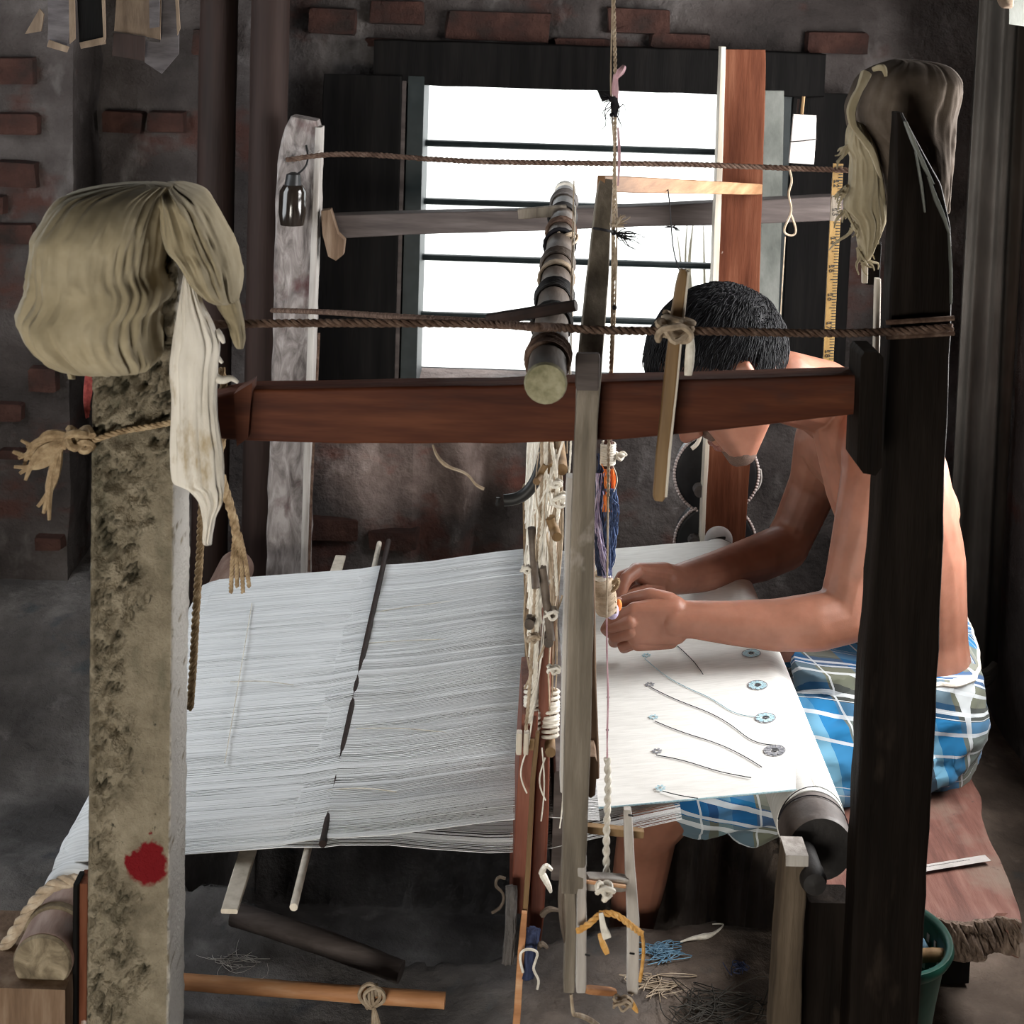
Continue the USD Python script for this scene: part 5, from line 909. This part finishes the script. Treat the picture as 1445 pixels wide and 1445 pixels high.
ps.part('strip', board(P, np.full(n, .015), np.full(n, .0008), .0003, 0, 0, (0, 0, 1.0)), 'paper_white')
d = (b - a) / np.linalg.norm(b - a); w = np.cross([0, 0, 1], d)
ps.part('print', cat(*[box(a + d * t + w * .002 + [-.0012, -.0006, .0016], a + d * t + w * .002 + [.0012, .0006, .0019]) for t in np.linspace(.01, .09, 26)]), 'roller_wrap', kind='stuff'); ps.done()
bk = Thing('basket', 'small green plastic basket on the floor right of the dark post', 'basket')
bx, by = at(1243, 1372, 1.80)[0], 1.80; rz = .238
bk.part('wall', lathe([(.02, .050), (.10, .060), (.17, .068), (rz, .078), (rz, .0755), (.17, .0655), (.10, .0575), (.02, .0475), (.02, .050)], (bx, by, 0.0), 'z', 40, caps=False), 'plastic_green')
bk.part('rim', lathe([(rz - .004, .076), (rz - .006, .083), (rz + .002, .087), (rz + .008, .085), (rz + .008, .079), (rz + .002, .0755), (rz - .004, .076)], (bx, by, 0.0), 'z', 40, caps=False), 'plastic_green', smooth=60)
bk.part('base', lathe([(.012, .0), (.012, .050), (.022, .050), (.022, 0)], (bx, by, 0.0), 'z', 40), 'plastic_green')
sl_ = []
for k2 in range(30):
    a = k2 * 2 * np.pi / 30
    for zz, rr_ in ((.186, .0690), (.204, .0715), (.222, .0738)): m = trimesh.creation.box((.0012, .0045, .010)); m.apply_transform(trimesh.transformations.rotation_matrix(a, (0, 0, 1))); m.apply_translation([bx + (rr_ - .0012) * math.cos(a), by + (rr_ - .0012) * math.sin(a), zz]); sl_.append(m)
bk.part('slots', cat(*sl_), 'frame_pale', kind='stuff'); bk.done()
for i, (a, b, r, mt, lab) in enumerate((((1272, 1350, 1.80), (1333, 1347, 1.79), .0085, 'bamboo_tan', 'tan bamboo bobbin lying across the rim of the green basket'), ((1262, 1352, 1.83), (1320, 1318, 1.86), .0105, 'string_tan', 'pale wound bobbin standing in the green basket, lower of the two'), ((1258, 1336, 1.85), (1316, 1298, 1.89), .010, 'paper_white', 'pale wound bobbin in the green basket, nearest the plank end'), ((1262, 1360, 1.82), (1309, 1334, 1.82), .0105, 'scrap_blue', 'bobbin of blue thread half hidden behind the dark post'))):
    t = Thing('bobbin', lab, 'bobbin', 'bobbins in the green basket'); A_, B_ = at(*a), at(*b); t.part('spool', tube([A_, A_ + (B_ - A_) * .02, (A_ + B_) / 2, B_ - (B_ - A_) * .02, B_], [r * .85, r, r * .97, r, r * .85], 14, 20), mt, smooth=40)
    if i < 3: t.part('end', tube([B_ + (B_ - A_) * -.01, B_ + (B_ - A_) * .015], r * .55, 12), 'ink_black')
    t.done()
fp = Thing('floor_pole', 'orange bamboo pole lying on the floor in front, with a rope bow tied on it', 'pole')
p0, p1 = atz(225, 1383, .045), atz(628, 1412, .045)
tt = np.linspace(0, 1, 40); nd = np.exp(-((tt - .70) / .012) ** 2) + np.exp(-((tt - .22) / .012) ** 2)
fp.part('bamboo', tube(p0 + (p1 - p0) * tt[:, None], .0105 + .0012 * nd, 14, None, .05, 3), 'bamboo_orange', smooth=50); fp.done()
fr_ = Thing('rope_bow', 'tan rope tied in a bow round the orange floor pole', 'rope')
c = atz(525, 1402, .05) - [0, .012, 0]
fr_.part('loop', cat(tube([c + [0, 0, -.012], c + [-.016, -.004, .010], c + [-.002, -.006, .026], c + [.012, -.004, .010], c + [0, 0, -.010]], .0026, 6, 26), tube([c + [.002, 0, -.012], c + [-.008, -.006, .012], c + [.008, -.008, .022], c + [.018, -.004, .004], c + [.003, 0, -.010]], .0026, 6, 26), wrap_turns(c + [0, .012, -.004], .0024, .0135, 3, (1, 0, .1), .005, 4)), 'string_tan', kind='stuff')
fr_.part('tail', cat(*[tube([c + [.004, -.002, -.010], c + [.004 + .004 * i, -.012, -.025], c + [.004 + .007 * i, -.035, -.040]], .0026, 6, 12) for i in range(3)]), 'string_tan', kind='stuff'); fr_.done()
q0, q1 = atz(330, 1290, .06), atz(566, 1372, .035)
single('dark_pole', tube([q0, (q0 + q1) / 2 + [0, 0, .004], q1], [.016, .017, .015], 14, 20, .06, 3), 'beam_dark', 'dark wooden pole lying along the edge of the pit', 'pole')
g = np.random.default_rng(12)
def scrap(name, px, py, mat, n, R, lab, r=.0008):
    c = atz(px, py, 0.0); c[2] = fz(c[0], c[1]) + .004; o = []
    for i in range(n):
        p = c + g.normal(0, 1, (4, 3)) * [R, R * .8, .002]; p[:, 2] = np.abs(p[:, 2] - c[2]) + c[2]; o.append(tube(p, r, 4, 14))
    single(name, cat(*o), mat, lab, 'thread scrap', 'thread scraps on the floor', kind='stuff')
scrap('thread_scrap', 930, 1352, 'scrap_blue', 26, .018, 'tangle of pale blue thread on the floor right of the pale frame')
scrap('thread_scrap', 1044, 1376, 'thread_navy', 12, .008, 'small dark blue thread scrap in the middle of the bare floor')
scrap('thread_scrap', 925, 1400, 'string_tan', 14, .022, 'loose pale fibres at the foot of the pale frame')
scrap('thread_scrap', 1000, 1432, 'drape_grey', 30, .035, 'heap of dark fluff on the floor at the bottom')
scrap('thread_scrap', 330, 1365, 'frame_pale', 10, .03, 'pale fibres on the mud left of the rope bow', .0005)
c1 = [atz(x, y, .004) for x, y in ((960, 1338), (985, 1330), (1000, 1328), (1018, 1318), (1020, 1312), (1005, 1312))]
for q in c1: q[2] = fz(q[0], q[1]) + .004
single('yarn_scrap', tube(c1, [.001, .003, .004, .0025, .0012, .001], 6, 40, .3), 'string_white', 'white twist of yarn on the floor by the pit edge', 'yarn')

# top corners and back wall odds and ends
hn = Thing('card_strips', 'old brown pattern cards hanging in folds in the top left corner', 'cards')
HD = 2.35
for poly, mt, dz, lb in (([(66, -60), (96, -60), (98, 40), (94, 74), (66, 66), (68, 40)], 'card_grey', .02, None), ([(66, 66), (94, 74), (97, 66), (69, 56)], 'card_brown', .01, None), ([(96, -60), (104, -60), (106, 55), (98, 62)], 'card_brown', .0, None), ([(106, -60), (140, -60), (148, 52), (112, 60)], 'dark_timber', .03, None), ([(112, 60), (148, 52), (149, 62), (114, 69)], 'card_brown', .02, None), ([(141, -60), (146, -60), (149, 54), (146, 60)], 'card_brown', .01, None),
                        ([(168, -60), (228, -60), (226, 56), (204, 51), (161, 44)], 'card_brown', .03, None), ([(161, 46), (204, 52), (203, 86), (158, 78)], 'post_brown', .02, None), ([(210, -30), (226, -40), (224, 38), (211, 40)], 'card_grey', .02, None), ([(232, -60), (244, -60), (252, 40), (252, 76), (228, 104), (204, 88), (206, 58), (226, 60)], 'card_grey', .04, None), ([(244, -60), (248, -60), (254, 40), (250, 50)], 'card_brown', .03, None), ([(35, 48), (56, 12), (62, 20), (58, 44)], 'card_brown', .03, None)):
    hn.part('card', plate(poly, HD + dz, .004), mt)
hn.part('cord', tube([at(60, -110, HD + .04), at(150, -118, HD + .04), at(250, -110, HD + .04)], .004, 6), 'jute_dark'); hn.done()
single('paper_scrap', plate([(1425, -20), (1460, -20), (1462, 40), (1424, 34)], 2.30, .002), 'grey_panel', 'whitish paper scrap in the top right corner', 'paper')
single('bundle_corner', drape([(1408, -30), (1410, 0), (1416, 12)], [(1430, -30), (1428, 0), (1426, 14)], 2.28, .02, (5, .004), 20, 24, 3), 'card_brown', 'small brown bundle beside the paper scrap in the top right corner', 'bundle')
ho = Thing('black_hook', 'curved black rubber tube hanging under the red beam left of the heddles', 'tube')
ho.part('tube', tube([at(770, 560, 1.95), at(769, 620, 1.95), at(762, 660, 1.95), at(746, 692, 1.95), at(730, 703, 1.95), at(711, 706, 1.95)], [.0065, .0065, .0068, .0075, .008, .008], 10, 30), 'rubber_black', smooth=50)
ho.part('tip', tube([at(703, 702, 1.95), at(702, 713, 1.95)], .003, 6, 4), 'rubber_black'); ho.done()
single('loose_twine', tube([at(611, 628, 1.64), at(618, 645, 1.63), at(632, 658, 1.63), at(648, 664, 1.63), at(662, 672, 1.63), at(672, 684, 1.63), at(683, 690, 1.63)], [.0012, .0018, .0022, .0018, .0014, .0014, .002], 6, 40, .3, 2), 'string_tan', 'short tan twine end dangling from the bottom of the red beam', 'twine')
# ================================================================== the weaver
def S(c, r, seg=20):
    return manifold3d.Manifold.sphere(r, seg).translate([float(v) for v in c])
def hull(*s): return manifold3d.Manifold.batch_hull(list(s))
def bone(*cr): return [hull(S(*a), S(*b)) for a, b in zip(cr[:-1], cr[1:])]
def union(ms): return manifold3d.Manifold.batch_boolean(ms, manifold3d.OpType.Add)
def soft(m, L, it=12):
    m = m.refine_to_length(L); v, f, _ = meshkit.arrays(m); t = trimesh.Trimesh(v, f, process=True)
    trimesh.smoothing.filter_taubin(t, .5, .53, it); return t
def mani(t): return manifold3d.Manifold(manifold3d.Mesh(np.asarray(t.vertices, np.float32), np.asarray(t.faces, np.uint32)))
J = lambda x, y, D, r: (at(x, y, D), r)
def pair(x, y, D0, D1, r): return hull(S(at(x, y, D0), r), S(at(x, y, D1), r))
# torso, hunched to the left over the cloth
tor = [(1290, 1004, 2.33, 2.50, .100), (1290, 890, 2.33, 2.49, .083), (1281, 780, 2.32, 2.51, .089), (1250, 672, 2.31, 2.53, .098), (1212, 602, 2.32, 2.51, .074)]
body = [hull(pair(*a), pair(*b)) for a, b in zip(tor[:-1], tor[1:])]
nshO, fshO = J(1246, 626, 2.225, .062), J(1168, 622, 2.58, .058)
body += [hull(S(*nshO), pair(*tor[3]).translate([0, 0, 0]) if False else S(at(1240, 650, 2.33), .085), S(at(1222, 600, 2.34), .062)), hull(S(*fshO), S(at(1225, 650, 2.50), .085), S(at(1205, 602, 2.50), .06))]
body += bone(J(1212, 598, 2.41, .070), J(1160, 560, 2.35, .060), J(1106, 545, 2.26, .056))            # neck
# chest plate and shoulder blades
body += [hull(S(at(1275, 640, 2.31), .05), S(at(1305, 720, 2.33), .055)), hull(S(at(1265, 640, 2.50), .05), S(at(1300, 720, 2.50), .055))]
# near (left) arm
body += bone(nshO, J(1236, 672, 2.20, .052), J(1222, 740, 2.17, .047), J(1203, 818, 2.15, .040), J(1192, 868, 2.135, .041))
body += bone(J(1192, 868, 2.135, .041), J(1150, 878, 2.125, .0415), J(1095, 882, 2.125, .037), J(1030, 879, 2.125, .031), J(975, 874, 2.125, .0265), J(950, 874, 2.125, .027))
# far (right) arm
body += bone(fshO, J(1150, 680, 2.62, .045), J(1122, 745, 2.62, .040), J(1108, 772, 2.60, .041))
body += bone(J(1108, 772, 2.60, .041), J(1070, 788, 2.55, .040), J(1010, 806, 2.45, .032), J(955, 818, 2.36, .0235), J(938, 817, 2.34, .0245))
# legs: thighs under the sarong, shins down into the pit
body += bone(J(1280, 1030, 2.31, .088), J(1120, 1075, 2.24, .076), J(945, 1122, 2.20, .055)) + bone(J(945, 1122, 2.20, .055), J(915, 1165, 2.22, .047), J(903, 1235, 2.25, .043), J(885, 1340, 2.28, .031), J(868, 1480, 2.31, .030)) + bone(J(868, 1480, 2.31, .034), J(845, 1508, 2.31, .026), J(790, 1522, 2.31, .020))
body += bone(J(1275, 1000, 2.50, .088), J(1110, 1015, 2.56, .076), J(945, 1050, 2.58, .055)) + bone(J(945, 1050, 2.58, .055), J(915, 1150, 2.60, .046), J(890, 1340, 2.62, .030)) + bone(J(890, 1340, 2.62, .032), J(820, 1365, 2.62, .020))
# head: bowed, facing down and left
HC = at(1026, 524, 2.20); hf = np.array([-.74, -.06, -.67]); hf /= np.linalg.norm(hf); hs = np.array([0.0, 1.0, 0]); hs -= hf * (hs @ hf); hs /= np.linalg.norm(hs); hu = np.cross(hs, hf); hu *= np.sign(hu[2])
H = lambda f, s, u: HC + hf * f + hs * s + hu * u
def ell(c, a): 
    m = manifold3d.Manifold.sphere(1.0, 40).scale([a[0], a[1], a[2]]); M = np.zeros((3, 4)); M[:, 0] = hf; M[:, 1] = hs; M[:, 2] = hu
    if np.linalg.det(M[:, :3]) < 0: M[:, 1] *= -1
    M[:, 3] = c; return m.transform(M)
body += [ell(H(-.005, 0, .030), (.100, .078, .092)), hull(S(H(.045, .042, -.02), .034), S(H(.045, -.042, -.02), .034), S(H(.058, .020, -.098), .022), S(H(.058, -.020, -.098), .022), S(H(-.005, .048, -.055), .025), S(H(-.005, -.048, -.055), .025)), hull(S(H(.072, 0, .012), .022), S(H(.060, .035, .025), .028), S(H(.060, -.035, .025), .028)),
         hull(S(H(.095, 0, .0), .006), S(H(.110, 0, -.034), .010), S(H(.092, .012, -.038), .008), S(H(.092, -.012, -.038), .008)), hull(S(H(.076, .018, -.064), .010), S(H(.076, -.018, -.064), .010)), hull(S(H(.074, .016, -.078), .010), S(H(.074, -.016, -.078), .010)), hull(S(H(.070, .010, -.104), .014), S(H(.070, -.010, -.104), .014)),
         hull(S(H(.080, .045, .014), .008), S(H(.088, .014, .012), .008)), hull(S(H(.080, -.045, .014), .008), S(H(.088, -.014, .012), .008))]
for s in (1, -1): body += [hull(S(H(-.010, s * .080, .018), .010), S(H(-.024, s * .086, .012), .009), S(H(-.018, s * .084, -.022), .008), S(H(-.006, s * .079, -.034), .007))]
def finger(*q): return bone(*q)
# near hand: back to the viewer, thumb on top, fingers half curled round the thread
h1 = [hull(S(at(952, 860, 2.125), .020), S(at(952, 890, 2.125), .020), S(at(895, 862, 2.12), .0125), S(at(897, 900, 2.115), .0125)), hull(S(at(945, 902, 2.13), .014), S(at(900, 908, 2.115), .011), S(at(952, 884, 2.13), .018))]
h1 += finger(J(893, 864, 2.118, .0115), J(866, 874, 2.125, .0098), J(858, 884, 2.145, .0088), J(868, 889, 2.165, .0078))
h1 += finger(J(889, 877, 2.113, .0118), J(862, 884, 2.125, .0098), J(855, 888, 2.145, .0085), J(866, 897, 2.165, .0078))
h1 += finger(J(890, 891, 2.113, .0113), J(868, 898, 2.125, .0095), J(866, 906, 2.148, .0083), J(880, 904, 2.165, .0075))
h1 += finger(J(897, 904, 2.117, .0100), J(879, 911, 2.128, .0083), J(880, 915, 2.147, .0073), J(892, 911, 2.162, .0067))
h1 += finger(J(944, 852, 2.13, .0170), J(918, 842, 2.14, .0128), J(895, 845, 2.15, .0105), J(878, 849, 2.155, .0085))
h1 += finger(J(893, 864, 2.118, .0115), J(893, 864, 2.120, .0118))
h1 += bone(J(985, 875, 2.125, .0262), J(950, 874, 2.125, .0255))
# far hand: index finger and thumb pinching downwards
h2 = [hull(S(at(938, 812, 2.34), .021), S(at(934, 826, 2.34), .019), S(at(898, 806, 2.285), .013), S(at(906, 815, 2.345), .013))]
h2 += finger(J(898, 806, 2.28, .0118), J(884, 816, 2.262, .0103), J(878, 832, 2.25, .0090), J(875, 845, 2.245, .0078))
h2 += finger(J(897, 808, 2.305, .0115), J(878, 814, 2.29, .0100), J(870, 828, 2.275, .0088), J(869, 840, 2.265, .0078))
h2 += finger(J(901, 812, 2.328, .0110), J(885, 822, 2.315, .0096), J(879, 836, 2.305, .0084), J(884, 846, 2.30, .0075))
h2 += finger(J(907, 818, 2.345, .0100), J(894, 828, 2.338, .0086), J(890, 840, 2.33, .0075), J(896, 846, 2.325, .0068))
h2 += finger(J(926, 828, 2.325, .0165), J(908, 836, 2.29, .0122), J(892, 841, 2.265, .0102), J(881, 846, 2.25, .0083))
h2 += bone(J(962, 818, 2.368, .0232), J(938, 818, 2.34, .0235))
v, f, _ = meshkit.arrays(union(body + h1 + h2).refine_to_length(.0038)); full = trimesh.Trimesh(v, f, process=True); fine = full.copy()
trimesh.smoothing.filter_taubin(fine, .5, .53, 9); lap = trimesh.smoothing.laplacian_calculation(full); trimesh.smoothing.filter_taubin(full, .5, .51, 70, laplacian_operator=lap)
near = np.minimum(np.linalg.norm(fine.vertices - at(905, 880, 2.13), axis=1), np.linalg.norm(fine.vertices - at(900, 822, 2.29), axis=1)); face_ = np.linalg.norm(fine.vertices - H(.085, 0, -.05), axis=1) - .02
w_ = np.maximum(sstep(.105, .065, near), sstep(.06, .03, face_))[:, None]; full.vertices = fine.vertices * w_ + full.vertices * (1 - w_)
pe = Thing('person', 'bare-chested person with short black hair and blue check sarong, bowed over the cloth, weaving', 'person')
pe.part('body', full, 'skin', smooth=60)
pe.part('stubble', soft(union([hull(S(H(.0595, .020, -.0985), .0232), S(H(.0595, -.020, -.0985), .0232), S(H(.0715, .011, -.1045), .0146), S(H(.0715, -.011, -.1045), .0146), S(H(.0745, .014, -.088), .0098), S(H(.0745, -.014, -.088), .0098)), hull(S(H(.0775, .020, -.052), .0100), S(H(.081, .0, -.050), .0105), S(H(.0775, -.020, -.052), .0100))]), .005, 6), 'stubble', label='dark stubble on the chin', smooth=60)
pe.part('lips', union([hull(S(H(.0815, .016, -.066), .0068), S(H(.085, 0, -.066), .0070), S(H(.0815, -.016, -.066), .0068)), hull(S(H(.0805, .014, -.076), .0072), S(H(.083, 0, -.077), .0075), S(H(.0805, -.014, -.076), .0072))]), 'lip', smooth=60)
for s in (1, -1): pe.part('eye', sphere(H(.078, s * .032, -.002), .0125, 2), 'eye_white', smooth=60)
for (x, y, D, r) in ((873, 847, 2.150, .006), (856, 885, 2.140, .005), (873, 846, 2.238, .005)): pe.part('nail', sphere(at(x, y, D), r, 2, (1, .5, .8)), 'skin_nail', smooth=60)
# hair: a cap grown over with short strands combed forward
cap = ell(H(-.008, 0, .034), (.106, .0845, .0965)); v, f, _ = meshkit.arrays(cap.refine_to_length(.006)); q = v - HC; cf, cs_, cu = q @ hf, q @ hs, q @ hu
front = np.where(cu > .02, .080 - .6 * np.maximum(0, .075 - cu), 0); keep = (cu > -.030 + 1.05 * np.maximum(0, cf + .055) * (np.abs(cs_) > .035) * .9 ) & ~((cf > .062) & (cu < .055)) & ~((np.abs(cs_) > .055) & (cf > .035) & (cu < .030)) & ~((np.abs(cs_) > .06) & (cf > -.035) & (cu < .012))
fm = keep[f].all(1); hm = trimesh.Trimesh(v, f[fm], process=False); hm.remove_unreferenced_vertices(); hv = hm.vertices.copy()
hm.vertices = hv + (hv - H(-.008, 0, .034)) * (.05 * (meshkit.fbm(hv * 110, 3, 4) - .5))[:, None]
hp = pe.part('hair', hm, 'hair_black', smooth=60)
g = np.random.default_rng(9); tri = g.integers(0, len(hm.faces), 5200); w = g.dirichlet((1, 1, 1), 5200); root = (hm.vertices[hm.faces[tri]] * w[:, :, None]).sum(1); nr = root - H(-.008, 0, .02); nr /= np.linalg.norm(nr, axis=1, keepdims=True)
comb = hf * .75 + np.array([0, 0, -.55]) + g.normal(0, .22, (5200, 3)); comb -= nr * (comb * nr).sum(1)[:, None] * .85; comb /= np.linalg.norm(comb, axis=1, keepdims=True)
backn = sstep(-.02, -.09, (root - HC) @ hf)[:, None]; ln = g.uniform(.018, .034, (5200, 1)) * (1 - .45 * backn)
dn = np.array([-.1, 0, -1.0]); d2 = comb * (1 - backn * .5) + (dn - nr * (nr @ dn)[:, None]) * backn * .8
st_ = [root + nr * h + d2 * ln * t for h, t in ((-.002, 0), (.003, .3), (.0035, .65), (.001, 1.0))]
pe.curves('strands', np.stack(st_, 1), .0010, 'hair_black', parent=hp)
# fringe falling off the forehead
n = 500; rs = g.uniform(-.05, .05, n); ru = g.uniform(.05, .075, n); r0 = np.array([H(.082 - .25 * abs(s) , s, u) for s, u in zip(rs, ru)]); L = g.uniform(.03, .055, n)[:, None]; dv = np.array([-.25, 0, -1.0]) + g.normal(0, .10, (n, 3))
pe.curves('fringe', np.stack([r0, r0 + dv * L * .35 + hf * .006, r0 + dv * L * .7 + hf * .006, r0 + dv * L], 1), .0010, 'hair_black', parent=hp)
# sarong
sa = [hull(pair(1291, 900, 2.325, 2.495, .091), pair(1290, 1004, 2.315, 2.51, .112)), hull(pair(1289, 1012, 2.31, 2.50, .110), pair(1298, 1060, 2.30, 2.48, .080))]
sa += [hull(S(at(1280, 1020, 2.31), .104), S(at(1180, 1050, 2.26), .098)), hull(S(at(1180, 1050, 2.26), .098), S(at(1090, 1085, 2.22), .086)), hull(S(at(1090, 1085, 2.22), .086), S(at(985, 1112, 2.20), .066))]
sa += [hull(S(at(1275, 990, 2.50), .104), S(at(1110, 1010, 2.56), .090)), hull(S(at(1110, 1010, 2.56), .090), S(at(975, 1040, 2.57), .070))]
sa += [hull(S(at(1180, 1045, 2.28), .085), S(at(1110, 1010, 2.54), .075), S(at(1260, 1000, 2.42), .10), S(at(1010, 1080, 2.3), .05), S(at(1000, 1060, 2.5), .05))]
sa += [hull(S(at(1220, 935, 2.33), .055), S(at(1165, 955, 2.28), .05), S(at(1220, 950, 2.48), .05)), hull(S(at(1150, 945, 2.30), .035), S(at(1240, 925, 2.30), .05))]
sa += [hull(S(at(1060, 1160, 2.20), .030), S(at(1000, 1130, 2.20), .030), S(at(1140, 1110, 2.22), .05), S(at(1050, 1100, 2.45), .05))]
sa += [hull(S(at(1326, 1092, 2.22), .022), S(at(1346, 1088, 2.30), .020), S(at(1250, 1110, 2.20), .024)), hull(S(at(1290, 1075, 2.21), .03), S(at(1345, 1072, 2.34), .03))]
cut = manifold3d.Manifold.cube([1, 1.5, .5], True).translate([float(v) for v in at(1290, 895, 2.4) + [0, 0, .25]])
sg = soft(union(sa), .009, 14)
vv = sg.vertices; nn = sg.vertex_normals; qq = np.stack([vv[:, 0] * 9 + vv[:, 2] * 13, vv[:, 1] * 5, vv[:, 2] * 22 - vv[:, 0] * 12], 1)
fold = (np.abs(meshkit.fbm(qq, 3, 14) - .5) * 2); lowerm = sstep(.62, .40, vv[:, 2])
sg.vertices = vv + nn * ((.30 - fold) * .020 * lowerm)[:, None]
m2 = mani(sg) - cut
v, f, _ = meshkit.arrays(m2)
# cloth lies in the map of its own weave: u along the thighs, v round them
ax_ = at(985, 1112, 2.3) - at(1285, 1010, 2.4); ax_ /= np.linalg.norm(ax_); c0 = at(1285, 1010, 2.4); q = v - c0; u = q @ ax_; side = q[:, 1]; hgt = q @ np.cross(ax_, [0, 1.0, 0])
torso = sstep(.03, -.05, u + .15 * (v[:, 2] - .30))
ang = np.arctan2(side, hgt + .02); uu = u + .35 * (v[:, 2] - .2) * torso; vvv = ang * .13 + .22 * u
pe.part('sarong', (v, f), 'plaid', uv=np.stack([uu + 5, vvv + 5], 1))
sec = trimesh.Trimesh(v, f, process=True).section([0, 0, 1], [0, 0, float(at(1290, 895, 2.4)[2]) - .004])
ring = max(sec.discrete, key=lambda d: len(d)); on = ring[:, 0] > at(1250, 895, 2.4)[0]; k0 = int(np.flatnonzero(on & ~np.roll(on, 1))[0]) if (on & ~np.roll(on, 1)).any() else 0; ring = np.roll(ring, -k0, 0); on = np.roll(on, -k0); ring = ring[on][::3]
pe.part('waistband', tube(ring, .0042, 8), 'string_white', label='white hem at the waist')
pe.done()
